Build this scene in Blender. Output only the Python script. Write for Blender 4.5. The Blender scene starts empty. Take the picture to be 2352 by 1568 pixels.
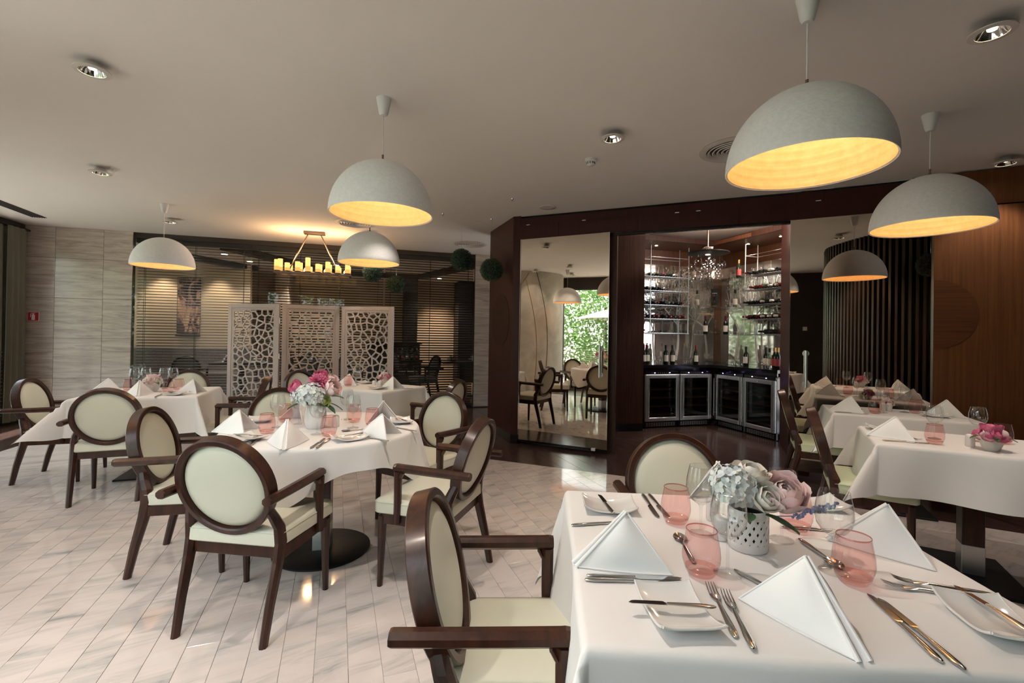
import bpy, bmesh, math, random
from mathutils import Vector, Matrix, Euler
PI = math.pi
rad = math.radians
random.seed(11)
SC = bpy.context.scene
COL = SC.collection

# ---------------------------------------------------------------- camera, world, sun, exposure
EYE = 1.376
CEIL = 2.898
TZ = 0.775                                   # top of the table cloths
cd = bpy.data.cameras.new('camera')
cam = bpy.data.objects.new('camera', cd)
COL.objects.link(cam)
cam.location = (0, 0, EYE)
cd.sensor_width = 36.0
cd.lens = 16.414
cd.shift_y = -0.00935
cd.clip_start = 0.05
cam.matrix_world = Matrix.Translation((0, 0, EYE)) @ Matrix.Rotation(rad(90 + 0.4057), 4, 'X') @ Matrix.Rotation(rad(0.9315), 4, 'Z')
SC.camera = cam
vs = SC.view_settings
vs.view_transform = 'Standard'
vs.look = 'None'
vs.gamma = 1.0
vs.use_curve_mapping = False
vs.exposure = 0.5
cy = SC.cycles
cy.max_bounces = 9
cy.diffuse_bounces = 4
cy.glossy_bounces = 5
cy.transmission_bounces = 4
cy.transparent_max_bounces = 28
cy.caustics_reflective = False
cy.caustics_refractive = False
cy.sample_clamp_indirect = 4.0
cy.use_denoising = True
W = bpy.data.worlds.new('sky')
SC.world = W
W.use_nodes = True
wn = W.node_tree.nodes
wl = W.node_tree.links
bg = wn['Background']
sky = wn.new('ShaderNodeTexSky')
sky.sky_type = 'HOSEK_WILKIE'
sky.turbidity = 4.0
sky.ground_albedo = 0.35
sky.sun_direction = Vector((-0.28, -0.15, 0.95)).normalized()
hs_ = wn.new('ShaderNodeHueSaturation')
hs_.inputs['Saturation'].default_value = 0.25
wl.new(sky.outputs[0], hs_.inputs['Color'])
wl.new(hs_.outputs[0], bg.inputs[0])
bg.inputs[1].default_value = 22.0


def light(name, kind, loc, power, color, parent=None, **kw):
    d = bpy.data.lights.new(name, kind)
    d.energy = power
    d.color = color
    rot = kw.pop('rot', None)
    for k, v in kw.items():
        setattr(d, k, v)
    o = bpy.data.objects.new(name, d)
    COL.objects.link(o)
    o.location = loc
    if rot:
        o.rotation_euler = rot
    if parent:
        o.parent = parent
    return o


WARM = (1.0, 0.87, 0.76)
AMBER = (1.0, 0.72, 0.42)
DAY = (0.86, 0.95, 1.0)
sun = light('sun', 'SUN', (0, 0, 12), 22.0, (1.0, 0.93, 0.84), angle=0.02)
sun.rotation_euler = Vector((0.28, 0.15, -0.95)).to_track_quat('-Z', 'Y').to_euler()
SPOT_W = 26.0
PEND_W = 2.0


def aim(o, d):
    o.rotation_euler = Vector(d).to_track_quat('-Z', 'Y').to_euler()


def dl2(a, deg):                             # a point and a direction -> unit vectors along and to the left
    a = rad(deg)
    return Vector((math.cos(a), math.sin(a), 0))


# daylight arriving through the two window walls (left of the room and behind the viewer)
LW0, LWD = Vector((-7.3, 6.9, 0)), dl2(0, -73.5)
BW0, BWD = Vector((-5.916, 2.226, 0)), dl2(0, -33.0)
for i, (p0, d, k, w) in enumerate(((LW0, LWD, 2.41, 3.95), (BW0, BWD, 4.1, 4.15))):
    nrm = Vector((-d.y, d.x, 0))
    o = light('window_portal', 'AREA', p0 + d * k - nrm * 0.12 + Vector((0, 0, 1.34)), 1.0, DAY, shape='RECTANGLE', size=w, size_y=2.52)
    o.data.cycles.is_portal = True
    aim(o, nrm)

# ---------------------------------------------------------------- mesh builder


class MB:
    def __init__(s):
        s.v = []
        s.f = []
        s.sm = []
        s.mi = []

    def add(s, vs_, fs, smooth=False, M=None, mi=0):
        n = len(s.v)
        if M is not None:
            vs_ = [tuple(M @ Vector(p)) for p in vs_]
        s.v += [tuple(p) for p in vs_]
        s.f += [tuple(i + n for i in f) for f in fs]
        s.sm += [smooth] * len(fs)
        s.mi += [mi] * len(fs)
        return s

    def box(s, c, d, b=0.0, rz=0.0, M=None, mi=0):
        hx, hy, hz = d[0] / 2, d[1] / 2, d[2] / 2
        T = Matrix.Translation(c) @ Matrix.Rotation(rz, 4, 'Z')
        if M is not None:
            T = M @ T
        if b <= 0:
            vv = [(x * hx, y * hy, z * hz) for x in (-1, 1) for y in (-1, 1) for z in (-1, 1)]
            ff = [(0, 1, 3, 2), (4, 6, 7, 5), (0, 4, 5, 1), (2, 3, 7, 6), (0, 2, 6, 4), (1, 5, 7, 3)]
            return s.add(vv, ff, False, T, mi)
        b = min(b, hx * .9, hy * .9, hz * .9)
        vv, ix = [], {}
        h = (hx, hy, hz)
        for sx in (-1, 1):
            for sy in (-1, 1):
                for sz in (-1, 1):
                    sg = (sx, sy, sz)
                    for a in range(3):
                        ix[sg, a] = len(vv)
                        vv.append(tuple(sg[k] * (h[k] if k == a else h[k] - b) for k in range(3)))
        ff = []
        for a in range(3):
            o1, o2 = (a + 1) % 3, (a + 2) % 3
            for sgn in (-1, 1):
                q = []
                for s1, s2 in ((-1, -1), (1, -1), (1, 1), (-1, 1)):
                    g = [0, 0, 0]
                    g[a], g[o1], g[o2] = sgn, s1, s2
                    q.append(ix[tuple(g), a])
                ff.append(tuple(q if sgn > 0 else q[::-1]))
            for s1 in (-1, 1):
                for s2 in (-1, 1):
                    g0, g1 = [0, 0, 0], [0, 0, 0]
                    g0[a], g1[a] = -1, 1
                    g0[o1] = g1[o1] = s1
                    g0[o2] = g1[o2] = s2
                    g0, g1 = tuple(g0), tuple(g1)
                    q = (ix[g0, o1], ix[g1, o1], ix[g1, o2], ix[g0, o2])
                    ff.append(q if s1 * s2 > 0 else q[::-1])
        for sx in (-1, 1):
            for sy in (-1, 1):
                for sz in (-1, 1):
                    g = (sx, sy, sz)
                    q = (ix[g, 0], ix[g, 1], ix[g, 2])
                    ff.append(q if sx * sy * sz > 0 else q[::-1])
        return s.add(vv, ff, False, T, mi)

    def lathe(s, prof, n=24, c=(0, 0, 0), M=None, smooth=True, mi=0):
        T = Matrix.Translation(c)
        if M is not None:
            T = M @ T
        vv, rings = [], []
        for r, z in prof:
            if r < 1e-6:
                rings.append([len(vv)])
                vv.append((0, 0, z))
            else:
                rings.append(list(range(len(vv), len(vv) + n)))
                vv += [(r * math.cos(2 * PI * i / n), r * math.sin(2 * PI * i / n), z) for i in range(n)]
        ff = []
        for a, b in zip(rings, rings[1:]):
            if len(a) == 1 and len(b) == 1:
                continue
            for i in range(n):
                j = (i + 1) % n
                if len(a) == 1:
                    ff.append((a[0], b[j], b[i]))
                elif len(b) == 1:
                    ff.append((a[i], a[j], b[0]))
                else:
                    ff.append((a[i], a[j], b[j], b[i]))
        return s.add(vv, ff, smooth, T, mi)

    def loft(s, secs, n=8, smooth=True, cap=True, M=None, mi=0, sq=False):
        """secs: (centre, half width vector, half height vector)"""
        vv, ff = [], []
        for c, a, b in secs:
            c, a, b = Vector(c), Vector(a), Vector(b)
            for i in range(n):
                t = 2 * PI * (i + .5) / n
                x, y = math.cos(t), math.sin(t)
                if sq:
                    m = max(abs(x), abs(y))
                    x, y = x / m, y / m
                    if n > 4:
                        q = .86 if abs(abs(x) - abs(y)) < .2 else 1
                        x, y = x * q, y * q
                vv.append(tuple(c + a * x + b * y))
        m = len(secs)
        for k in range(m - 1):
            for i in range(n):
                j = (i + 1) % n
                ff.append((k * n + i, k * n + j, (k + 1) * n + j, (k + 1) * n + i))
        if cap:
            ff.append(tuple(range(n))[::-1])
            ff.append(tuple((m - 1) * n + i for i in range(n)))
        return s.add(vv, ff, smooth, M, mi)

    def tube(s, pts, r, n=8, cap=True, M=None, mi=0, smooth=True):
        pts = [Vector(p) for p in pts]
        rs = r if isinstance(r, (list, tuple)) else [r] * len(pts)
        t0 = (pts[1] - pts[0]).normalized()
        up = Vector((0, 0, 1)) if abs(t0.z) < .9 else Vector((1, 0, 0))
        a = t0.cross(up).normalized()
        secs = []
        for i, p in enumerate(pts):
            t = (pts[min(i + 1, len(pts) - 1)] - pts[max(i - 1, 0)]).normalized()
            a = (a - t * a.dot(t)).normalized()
            b = t.cross(a)
            secs.append((p, a * rs[i], b * rs[i]))
        return s.loft(secs, n, smooth, cap, M, mi)

    def prism(s, poly, z0, z1, M=None, mi=0, inset=0.0):
        n = len(poly)
        ar = sum(poly[i][0] * poly[(i + 1) % n][1] - poly[(i + 1) % n][0] * poly[i][1] for i in range(n))
        if ar < 0:
            poly = poly[::-1]
        vv = [(x, y, z0) for x, y in poly] + [(x, y, z1) for x, y in poly]
        ff = [tuple(range(n))[::-1], tuple(range(n, 2 * n))] + [(i, (i + 1) % n, n + (i + 1) % n, n + i) for i in range(n)]
        return s.add(vv, ff, False, M, mi)

    def grid(s, fn, nu, nv, cu=False, cv=False, smooth=True, M=None, mi=0):
        vv = [fn(i / nu, j / nv) for i in range(nu + (0 if cu else 1)) for j in range(nv + (0 if cv else 1))]
        mu, mv = nu + (0 if cu else 1), nv + (0 if cv else 1)
        ff = []
        for i in range(nu):
            for j in range(nv):
                i2, j2 = (i + 1) % mu, (j + 1) % mv
                ff.append((i * mv + j, i2 * mv + j, i2 * mv + j2, i * mv + j2))
        return s.add(vv, ff, smooth, M, mi)

    def sphere(s, c, r, nu=16, nv=10, sc=(1, 1, 1), M=None, mi=0):
        pr = [(r * math.sin(PI * k / nv) if 0 < k < nv else 0, -r * math.cos(PI * k / nv)) for k in range(nv + 1)]
        T = Matrix.Translation(c) @ Matrix.Diagonal((*sc, 1))
        if M is not None:
            T = M @ T
        return s.lathe(pr, nu, (0, 0, 0), T, True, mi)

    def mesh(s, name, mats, fix=True):
        me = bpy.data.meshes.new(name)
        me.from_pydata(s.v, [], s.f)
        for m in (mats if isinstance(mats, (list, tuple)) else [mats]):
            me.materials.append(m)
        me.polygons.foreach_set('use_smooth', s.sm)
        me.polygons.foreach_set('material_index', s.mi)
        if fix:
            bm = bmesh.new()
            bm.from_mesh(me)
            bmesh.ops.recalc_face_normals(bm, faces=bm.faces)
            bm.to_mesh(me)
            bm.free()
            if any(s.sm):
                me.set_sharp_from_angle(angle=rad(38))
        me.update()
        return me

    def build(s, name, mats, parent=None, loc=(0, 0, 0), rz=0.0, fix=True):
        return link(name, s.mesh(name, mats, fix), parent, loc, rz)


def link(name, me, parent=None, loc=(0, 0, 0), rz=0.0):
    o = bpy.data.objects.new(name, me)
    COL.objects.link(o)
    o.location = loc
    o.rotation_euler = (0, 0, rz)
    if parent:
        o.parent = parent
    return o


def tag(o, label=None, cat=None, group=None, kind=None):
    if label:
        o['label'] = label
    if cat:
        o['category'] = cat
    if group:
        o['group'] = group
    if kind:
        o['kind'] = kind
    return o


def thing(name, label, cat, loc=(0, 0, 0), rz=0.0, group=None, kind=None):
    o = bpy.data.objects.new(name, None)
    COL.objects.link(o)
    o.empty_display_size = .1
    o.location = loc
    o.rotation_euler = (0, 0, rz)
    return tag(o, label, cat, group, kind)


def struct(name, mb, mat, parent=None, label=None, **kw):
    o = mb.build(name, mat, parent, **kw)
    if parent is None:
        o['kind'] = 'structure'
    if label:
        o['label'] = label
    return o




def dup(root, loc, rz, label=None, group=None, cat=None):
    """a copy of a thing with copies of its parts and sub-parts (shared meshes)"""
    r = root.copy()
    COL.objects.link(r)
    r.location = loc
    r.rotation_euler = (0, 0, rz)
    tag(r, label, cat, group)
    for ch in root.children:
        c = ch.copy()
        COL.objects.link(c)
        c.parent = r
        for g in ch.children:
            d = g.copy()
            COL.objects.link(d)
            d.parent = c
    return r


class Maker:
    """first call moves the built thing itself, later calls copy it"""

    def __init__(s, fn):
        s.fn = fn
        s.root = None
        s.used = False

    def __call__(s, loc, rz, label, group=None):
        if s.root is None:
            s.root = s.fn()
        if not s.used:
            s.used = True
            s.root.location = loc
            s.root.rotation_euler = (0, 0, rz)
            return tag(s.root, label, None, group)
        return dup(s.root, loc, rz, label, group)


# ---------------------------------------------------------------- materials
def NT(name):
    m = bpy.data.materials.new(name)
    m.use_nodes = True
    nt = m.node_tree
    return m, nt, nt.nodes['Principled BSDF'], nt.nodes['Material Output']


def coords(nt, sc, space='Object', rot=(0, 0, 0), rnd=0.0):
    if space == 'World':
        g = nt.nodes.new('ShaderNodeNewGeometry')
        out = g.outputs['Position']
    else:
        g = nt.nodes.new('ShaderNodeTexCoord')
        out = g.outputs[space]
    if rnd:
        oi = nt.nodes.new('ShaderNodeObjectInfo')
        ml = nt.nodes.new('ShaderNodeMath')
        ml.operation = 'MULTIPLY'
        ml.inputs[1].default_value = rnd
        nt.links.new(oi.outputs['Random'], ml.inputs[0])
        ad = nt.nodes.new('ShaderNodeVectorMath')
        ad.operation = 'ADD'
        nt.links.new(out, ad.inputs[0])
        nt.links.new(ml.outputs[0], ad.inputs[1])
        out = ad.outputs[0]
    mp = nt.nodes.new('ShaderNodeMapping')
    if any(rot):
        mp.vector_type = 'TEXTURE'
        sc = tuple(1 / q for q in sc)
    mp.inputs['Scale'].default_value = sc
    mp.inputs['Rotation'].default_value = rot
    nt.links.new(out, mp.inputs[0])
    return mp.outputs[0]


def noise(nt, vec, scale, detail=4, rough=.55, dist=0.0):
    n = nt.nodes.new('ShaderNodeTexNoise')
    n.inputs['Scale'].default_value = scale
    n.inputs['Detail'].default_value = detail
    n.inputs['Roughness'].default_value = rough
    n.inputs['Distortion'].default_value = dist
    nt.links.new(vec, n.inputs['Vector'])
    return n.outputs['Fac']


def ramp(nt, fac, stops):
    r = nt.nodes.new('ShaderNodeValToRGB')
    e = r.color_ramp.elements
    while len(e) < len(stops):
        e.new(.5)
    for el, (p, c) in zip(e, stops):
        el.position = p
        el.color = (*c, 1)
    nt.links.new(fac, r.inputs[0])
    return r.outputs[0]


def bump(nt, bs, fac, strength, dist=.002):
    b = nt.nodes.new('ShaderNodeBump')
    b.inputs['Strength'].default_value = strength
    b.inputs['Distance'].default_value = dist
    nt.links.new(fac, b.inputs['Height'])
    nt.links.new(b.outputs[0], bs.inputs['Normal'])


def P(name, col, rough=.5, metal=0.0, spec=.5, coat=0.0, var=None, bmp=None, sheen=0.0):
    """var = (mapping scale, noise scale, second colour, lo, hi, space); bmp = (mapping scale, noise scale, strength, distance)"""
    m, nt, b, _ = NT(name)
    b.inputs['Base Color'].default_value = (*col, 1)
    b.inputs['Roughness'].default_value = rough
    b.inputs['Metallic'].default_value = metal
    b.inputs['Specular IOR Level'].default_value = spec
    b.inputs['Coat Weight'].default_value = coat
    b.inputs['Coat Roughness'].default_value = .12
    if sheen:
        b.inputs['Sheen Weight'].default_value = sheen
    if var:
        sc, ns, c2, lo, hi = var[:5]
        sp = var[5] if len(var) > 5 else 'Object'
        f = noise(nt, coords(nt, sc, sp, rnd=7.0 if len(var) > 6 else 0), ns, 5, .6, .3)
        nt.links.new(ramp(nt, f, [(lo, col), (hi, c2)]), b.inputs['Base Color'])
    if bmp:
        sc, ns, st, di = bmp
        bump(nt, b, noise(nt, coords(nt, sc), ns, 3), st, di)
    return m


def emit(name, col, st):
    m, nt, b, o = NT(name)
    e = nt.nodes.new('ShaderNodeEmission')
    e.inputs[0].default_value = (*col, 1)
    e.inputs[1].default_value = st
    nt.links.new(e.outputs[0], o.inputs[0])
    return m


def thin(name, tint, ior=1.45, rough=0.0, dirt=None):
    """thin-walled glass: what passes straight through is tinted, the rest is reflected by Fresnel's law"""
    m, nt, b, o = NT(name)
    t = nt.nodes.new('ShaderNodeBsdfTransparent')
    t.inputs[0].default_value = (*tint, 1)
    g = nt.nodes.new('ShaderNodeBsdfGlossy')
    g.inputs['Roughness'].default_value = rough
    fr = nt.nodes.new('ShaderNodeFresnel')
    ge = nt.nodes.new('ShaderNodeNewGeometry')
    mr = nt.nodes.new('ShaderNodeMapRange')          # single-walled shells: the same index from either side
    mr.inputs['To Min'].default_value = ior
    mr.inputs['To Max'].default_value = 1.0 / ior
    nt.links.new(ge.outputs['Backfacing'], mr.inputs['Value'])
    nt.links.new(mr.outputs[0], fr.inputs[0])
    mx = nt.nodes.new('ShaderNodeMixShader')
    nt.links.new(fr.outputs[0], mx.inputs[0])
    nt.links.new(t.outputs[0], mx.inputs[1])
    nt.links.new(g.outputs[0], mx.inputs[2])
    nt.links.new(mx.outputs[0], o.inputs[0])
    return m


def wood(name, c1, c2, sc, rough=.35, coat=.3, spec=.5, ns=1.0, space='Object', bmps=.15, rnd=0.0):
    m, nt, b, _ = NT(name)
    v = coords(nt, sc, space, rnd=rnd)
    f = noise(nt, v, ns, 6, .65, .6)
    nt.links.new(ramp(nt, f, [(.32, c1), (.68, c2)]), b.inputs['Base Color'])
    b.inputs['Roughness'].default_value = rough
    b.inputs['Coat Weight'].default_value = coat
    b.inputs['Coat Roughness'].default_value = .15
    b.inputs['Specular IOR Level'].default_value = spec
    bump(nt, b, f, bmps, .001)
    return m


M = {}
M['ceiling'] = P('ceiling_plaster', (.83, .785, .745), .9, var=((1, 1, 1), .9, (.80, .76, .72), .3, .7))
M['cloth'] = P('white_linen', (.84, .825, .815), .85, sheen=.15, bmp=((1, 1, 1), 260, .25, .0008))
M['napkin'] = P('white_napkin_linen', (.94, .93, .925), .8, sheen=.15, bmp=((1, 1, 1), 300, .2, .0006))
M['chair'] = wood('dark_stained_beech', (.062, .021, .011), (.020, .007, .005), (30, 30, 4), .33, .12, .35)
M['leather'] = P('pale_green_leather', (.70, .695, .58), .38, spec=.4, var=((1, 1, 1), 3, (.655, .655, .545), .3, .75), bmp=((1, 1, 1), 240, .12, .0006))
M['leather_green'] = P('green_leather', (.62, .68, .48), .36, spec=.45, bmp=((1, 1, 1), 240, .12, .0006))
M['wall'] = wood('wenge_panel', (.050, .014, .011), (.027, .0075, .006), (70, 70, 1.6), .42, .0, .22)
M['wall2'] = wood('wenge_panel_brown', (.075, .034, .023), (.030, .012, .009), (90, 90, 2.0), .40, .0, .25)
M['inlay'] = wood('wenge_inlay_cross_grain', (.038, .011, .009), (.024, .007, .006), (1.6, 1.6, 70), .45, .0, .2)
M['panel'] = wood('warm_brown_panel', (.165, .065, .023), (.095, .035, .013), (45, 45, 1.0), .42, .0, .3)
M['panel_inlay'] = wood('warm_brown_inlay', (.125, .047, .017), (.072, .026, .010), (1.0, 1.0, 60), .40, .0, .3)
M['barwood'] = wood('bar_wood', (.20, .085, .040), (.10, .040, .020), (60, 60, 1.5), .35, .2)
M['black'] = P('black_lacquer', (.008, .008, .009), .12)
M['blackmetal'] = P('black_metal', (.014, .015, .017), .42, .6, var=((1, 1, 1), 14, (.028, .03, .033), .3, .8))
M['slat'] = P('dark_blind_slat', (.010, .007, .006), .5)
M['fin'] = wood('dark_fin', (.040, .020, .013), (.016, .008, .006), (40, 40, 2), .4, .15)
M['darkwall'] = P('dark_brown_paint', (.028, .021, .017), .7)
M['olive'] = P('olive_plaster', (.19, .17, .13), .85)
M['steel'] = P('brushed_steel', (.64, .64, .65), .30, .9)
M['chrome'] = P('polished_steel', (.80, .80, .80), .10, 1.0)
M['cutlery'] = P('cutlery_steel', (.70, .69, .67), .13, 1.0)
M['ceramic'] = P('white_glazed_porcelain', (.82, .80, .78), .12, coat=.5)
M['plastic'] = P('white_plastic', (.74, .74, .73), .45)
M['shade'] = P('white_plaster_shade', (.92, .925, .925), .8, var=((1, 1, 1), 60, (.84, .85, .855), .35, .7), bmp=((1, 1, 1), 90, .5, .002))
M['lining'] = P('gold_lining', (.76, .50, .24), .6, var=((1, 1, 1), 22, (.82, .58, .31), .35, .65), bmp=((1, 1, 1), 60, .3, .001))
M['screen'] = P('grey_painted_screen', (.44, .375, .345), .55)
M['leaf'] = P('dark_green_leaf', (.020, .055, .026), .5, var=((1, 1, 1), 9, (.05, .09, .035), .35, .7))
M['rleaf'] = P('rose_leaf', (.030, .085, .035), .4, var=((1, 1, 1), 40, (.05, .13, .05), .35, .7))
M['ball'] = P('boxwood', (.022, .055, .032), .55, var=((1, 1, 1), 12, (.06, .10, .04), .4, .7, 'Object'))
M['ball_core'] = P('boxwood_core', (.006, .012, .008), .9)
M['tree'] = P('tree_leaf', (.10, .26, .05), .5, var=((1, 1, 1), 1.2, (.22, .42, .10), .35, .7, 'World'))
M['bark'] = P('bark', (.06, .045, .032), .9)
M['glass'] = thin('window_glass', (.93, .95, .95), 1.5)
M['partition'] = thin('partition_glass', (.95, .96, .96), 1.32)
M['clear'] = thin('clear_glass', (.982, .985, .985), 1.62)
M['pink'] = thin('pink_glass', (.957, .79, .775), 1.5)
M['pinkrim'] = thin('pink_glass_rim', (.80, .50, .47), 1.5)
M['pinkbase'] = thin('pink_glass_base', (.972, .85, .835), 1.45)
M['smoke'] = thin('tinted_fridge_glass', (.62, .63, .65), 1.6)
M['bubble'] = thin('bubble_glass', (.95, .94, .93), 2.1)
M['mirror'] = P('tinted_mirror', (.70, .635, .54), .015, 1.0)
M['mirror_clear'] = P('bar_mirror', (.66, .625, .57), .03, .74)
M['etch'] = P('frosted_etching', (.86, .82, .76), .75)
M['bottle'] = P('dark_bottle_glass', (.008, .012, .008), .08, coat=.4)
M['bottle_clear'] = thin('pale_bottle_glass', (.75, .80, .74), 1.5)
M['liquor'] = P('amber_spirit', (.30, .10, .02), .1)
M['foil_red'] = P('red_foil', (.20, .012, .016), .3, .4)
M['foil_black'] = P('black_foil', (.012, .012, .013), .3, .3)
M['foil_gold'] = P('gold_foil', (.42, .26, .08), .3, .7)
M['label'] = P('paper_label', (.62, .58, .50), .7)
M['label_red'] = P('red_label', (.26, .03, .03), .6)
M['sign'] = P('sign_red', (.42, .012, .035), .5)
M['signw'] = P('sign_white', (.8, .78, .76), .5)
M['curtain'] = P('olive_curtain', (.125, .120, .090), .9, sheen=.2, bmp=((1, 1, 1), 160, .2, .001))
M['grille'] = P('grille_grey', (.09, .09, .09), .5)
M['vent'] = P('vent_white', (.62, .585, .545), .6)
M['candle'] = emit('lit_wax', (1.0, .50, .13), .8)
M['candle2'] = emit('lit_wax_upper', (1.0, .62, .19), 1.1)
M['bronze'] = P('bronze', (.22, .16, .13), .4, .8)
M['lamp_on'] = emit('lit_lamp', (1.0, .82, .55), 30.0)
M['bead'] = emit('bead_lamp', (1.0, .86, .66), 2.5)
M['blue_led'] = emit('blue_led', (.35, .25, 1.0), 14.0)
M['hyd'] = P('hydrangea_petal', (.72, .76, .74), .6, var=((1, 1, 1), 26, (.42, .52, .74), .5, .8))
M['cream'] = P('cream_petal', (.96, .91, .82), .55)
M['pinkp'] = P('pink_petal', (.95, .68, .68), .55, var=((1, 1, 1), 30, (.96, .82, .79), .35, .7))
M['hotpink'] = P('magenta_petal', (.62, .10, .24), .55, var=((1, 1, 1), 40, (.78, .26, .40), .35, .7))
M['violet'] = P('violet_floret', (.24, .24, .42), .6)
M['pot'] = P('stone_white_pot', (.70, .67, .63), .5)
M['umbrella'] = P('parasol_canvas', (.80, .80, .78), .8)
M['umbrella2'] = P('parasol_stripe', (.22, .24, .26), .8)
M['grass'] = P('lawn', (.06, .14, .03), .9)
M['paving'] = P('pale_paving', (.42, .40, .37), .8)
M['frame'] = P('dark_window_frame', (.02, .019, .019), .4)
M['yellow'] = P('warm_cream_wall', (.60, .49, .36), .8)
M['sofa'] = P('grey_tweed', (.13, .115, .105), .9, var=((1, 1, 1), 60, (.20, .18, .165), .4, .6))
M['tan'] = P('tan_floor', (.34, .26, .18), .3)


def special():
    # marble floor tile: pale ground with grey diagonal streaks, shifted tile by tile
    m, nt, b, _ = NT('streaked_white_marble')
    v = coords(nt, (1.0, 6.0, 1), 'World', (0, 0, rad(33)), 9.0)
    f = noise(nt, v, 1.7, 8, .66, .6)
    base = ramp(nt, f, [(.27, (.30, .295, .30)), (.40, (.54, .51, .49)), (.52, (.67, .605, .575)), (.8, (.73, .66, .625))])
    nt.links.new(base, b.inputs['Base Color'])
    b.inputs['Roughness'].default_value = .07
    b.inputs['Specular IOR Level'].default_value = .5
    M['marble'] = m
    # travertine: horizontal bedding
    m, nt, b, _ = NT('vein_cut_travertine')
    v = coords(nt, (1.2, 1.2, 14), 'World', rnd=5.0)
    f = noise(nt, v, 1.5, 8, .68, .8)
    nt.links.new(ramp(nt, f, [(.30, (.29, .24, .21)), (.5, (.45, .395, .35)), (.70, (.57, .515, .465))]), b.inputs['Base Color'])
    b.inputs['Roughness'].default_value = .12
    M['travertine'] = m
    M['plank'] = wood('dark_floor_plank', (.078, .046, .040), (.030, .018, .016), (26, 2.0, 26), .17, .0, .5, 1.0, 'Object', .08, 9.0)
    m, nt, b, _ = NT('grey_polished_plaster')
    f = noise(nt, coords(nt, (1, 1, 1), 'World'), 2.2, 8, .6, .8)
    nt.links.new(ramp(nt, f, [(.3, (.36, .33, .29)), (.7, (.56, .52, .46))]), b.inputs['Base Color'])
    b.inputs['Roughness'].default_value = .5
    M['plaster'] = m
    # an abstract canvas: a dark upright mass between pink and yellow patches
    m, nt, b, _ = NT('abstract_canvas')
    v = coords(nt, (1.0, 1.0, .55), 'Object')
    f = noise(nt, v, 5.0, 4, .6, 1.2)
    nt.links.new(ramp(nt, f, [(.30, (.03, .02, .02)), (.46, (.10, .05, .05)), (.54, (.55, .32, .24)), (.66, (.62, .44, .20)), (.8, (.70, .50, .44))]), b.inputs['Base Color'])
    M['canvas'] = m


special()


# ---------------------------------------------------------------- floor, ceiling
def clip(poly, edges):
    """convex clip; edges: (point, inward normal)"""
    for (p, n) in edges:
        out = []
        for i in range(len(poly)):
            a, b = poly[i], poly[(i + 1) % len(poly)]
            da = (a[0] - p[0]) * n[0] + (a[1] - p[1]) * n[1]
            db = (b[0] - p[0]) * n[0] + (b[1] - p[1]) * n[1]
            if da >= 0:
                out.append(a)
            if (da >= 0) != (db >= 0):
                t = da / (da - db)
                out.append((a[0] + (b[0] - a[0]) * t, a[1] + (b[1] - a[1]) * t))
        poly = out
        if len(poly) < 3:
            return []
    return poly


MARBLE = [(-2.89, 6.27), (1.143, 4.621), (2.45, 4.07), (5.3, 2.56), (3.4, 1.35), (2.2, .38), (-4.9, 2.55), (-5.70, 5.42)]


def edges_of(poly):
    ar = sum(poly[i][0] * poly[(i + 1) % len(poly)][1] - poly[(i + 1) % len(poly)][0] * poly[i][1] for i in range(len(poly)))
    sg = 1 if ar > 0 else -1
    return [(poly[i], (-(poly[(i + 1) % len(poly)][1] - poly[i][1]) * sg, (poly[(i + 1) % len(poly)][0] - poly[i][0]) * sg)) for i in range(len(poly))]


def in_view(x, y, margin=.25):
    if y < 1.6:
        return False
    return abs(x) < 1.1 * y + margin


FLOORD = rad(110.5)                          # length of tiles and planks
fu = (math.cos(FLOORD), math.sin(FLOORD))    # along
fv = (fu[1], -fu[0])                         # across
floor = struct('floor', MB().prism([(-8.6, -2.6), (6.2, -2.6), (6.2, 9.6), (-8.6, 9.6)], -.10, -.005), P('grout', (.47, .43, .40), .8))


def paved(name, wid, lng, gap, mat, z, region, lims, stagger, keep):
    full = MB().box((0, 0, (z - .012) / 2 - 0), (wid - gap, lng - gap, z + .012), .0012).mesh(name, mat)
    E_ = edges_of(region) if region else None
    items = []
    i0, i1, j0, j1 = lims
    rnd = random.Random(5)
    for i in range(i0, i1):
        off = (i * stagger) % 1.0 + rnd.uniform(-.06, .06)
        for j in range(j0, j1):
            a, b = i * wid, (j + off) * lng
            cx, cy_ = fv[0] * a + fu[0] * b, fv[1] * a + fu[1] * b
            h, l = (wid - gap) / 2, (lng - gap) / 2
            q = [(cx + fv[0] * s * h + fu[0] * t * l, cy_ + fv[1] * s * h + fu[1] * t * l) for s, t in ((-1, -1), (1, -1), (1, 1), (-1, 1))]
            if E_:
                p = clip(q, E_)
                if not p:
                    continue
                whole = len(p) == 4 and all(abs(p[k][0] - q[k][0]) + abs(p[k][1] - q[k][1]) < 1e-6 for k in range(4))
            else:
                p, whole = q, True
            if not keep(p):
                continue
            mx, my = sum(t[0] for t in p) / len(p), sum(t[1] for t in p) / len(p)
            items.append((not in_view(mx, my), math.hypot(mx, my), cx, cy_, p, whole))
    items.sort(key=lambda t: t[:2])
    rest = MB()
    for k, (hid, d, cx, cy_, p, whole) in enumerate(items):
        if k < 300 and not hid:
            if whole:
                link(name, full, floor, (cx, cy_, 0), FLOORD - PI / 2)
            else:
                MB().prism([(x - cx, y - cy_) for x, y in p], -.012, z).build(name, mat, floor, (cx, cy_, 0))
        else:
            rest.prism(p, -.012, z)
    if rest.v:
        tag(rest.build(name + '_field', mat, floor, fix=False), None, None, None, 'stuff')


ME_ = edges_of(MARBLE)


def outside_marble(p):
    return any(min((x - q[0]) * n[0] + (y - q[1]) * n[1] for q, n in ME_) < 0 for x, y in p)


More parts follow.
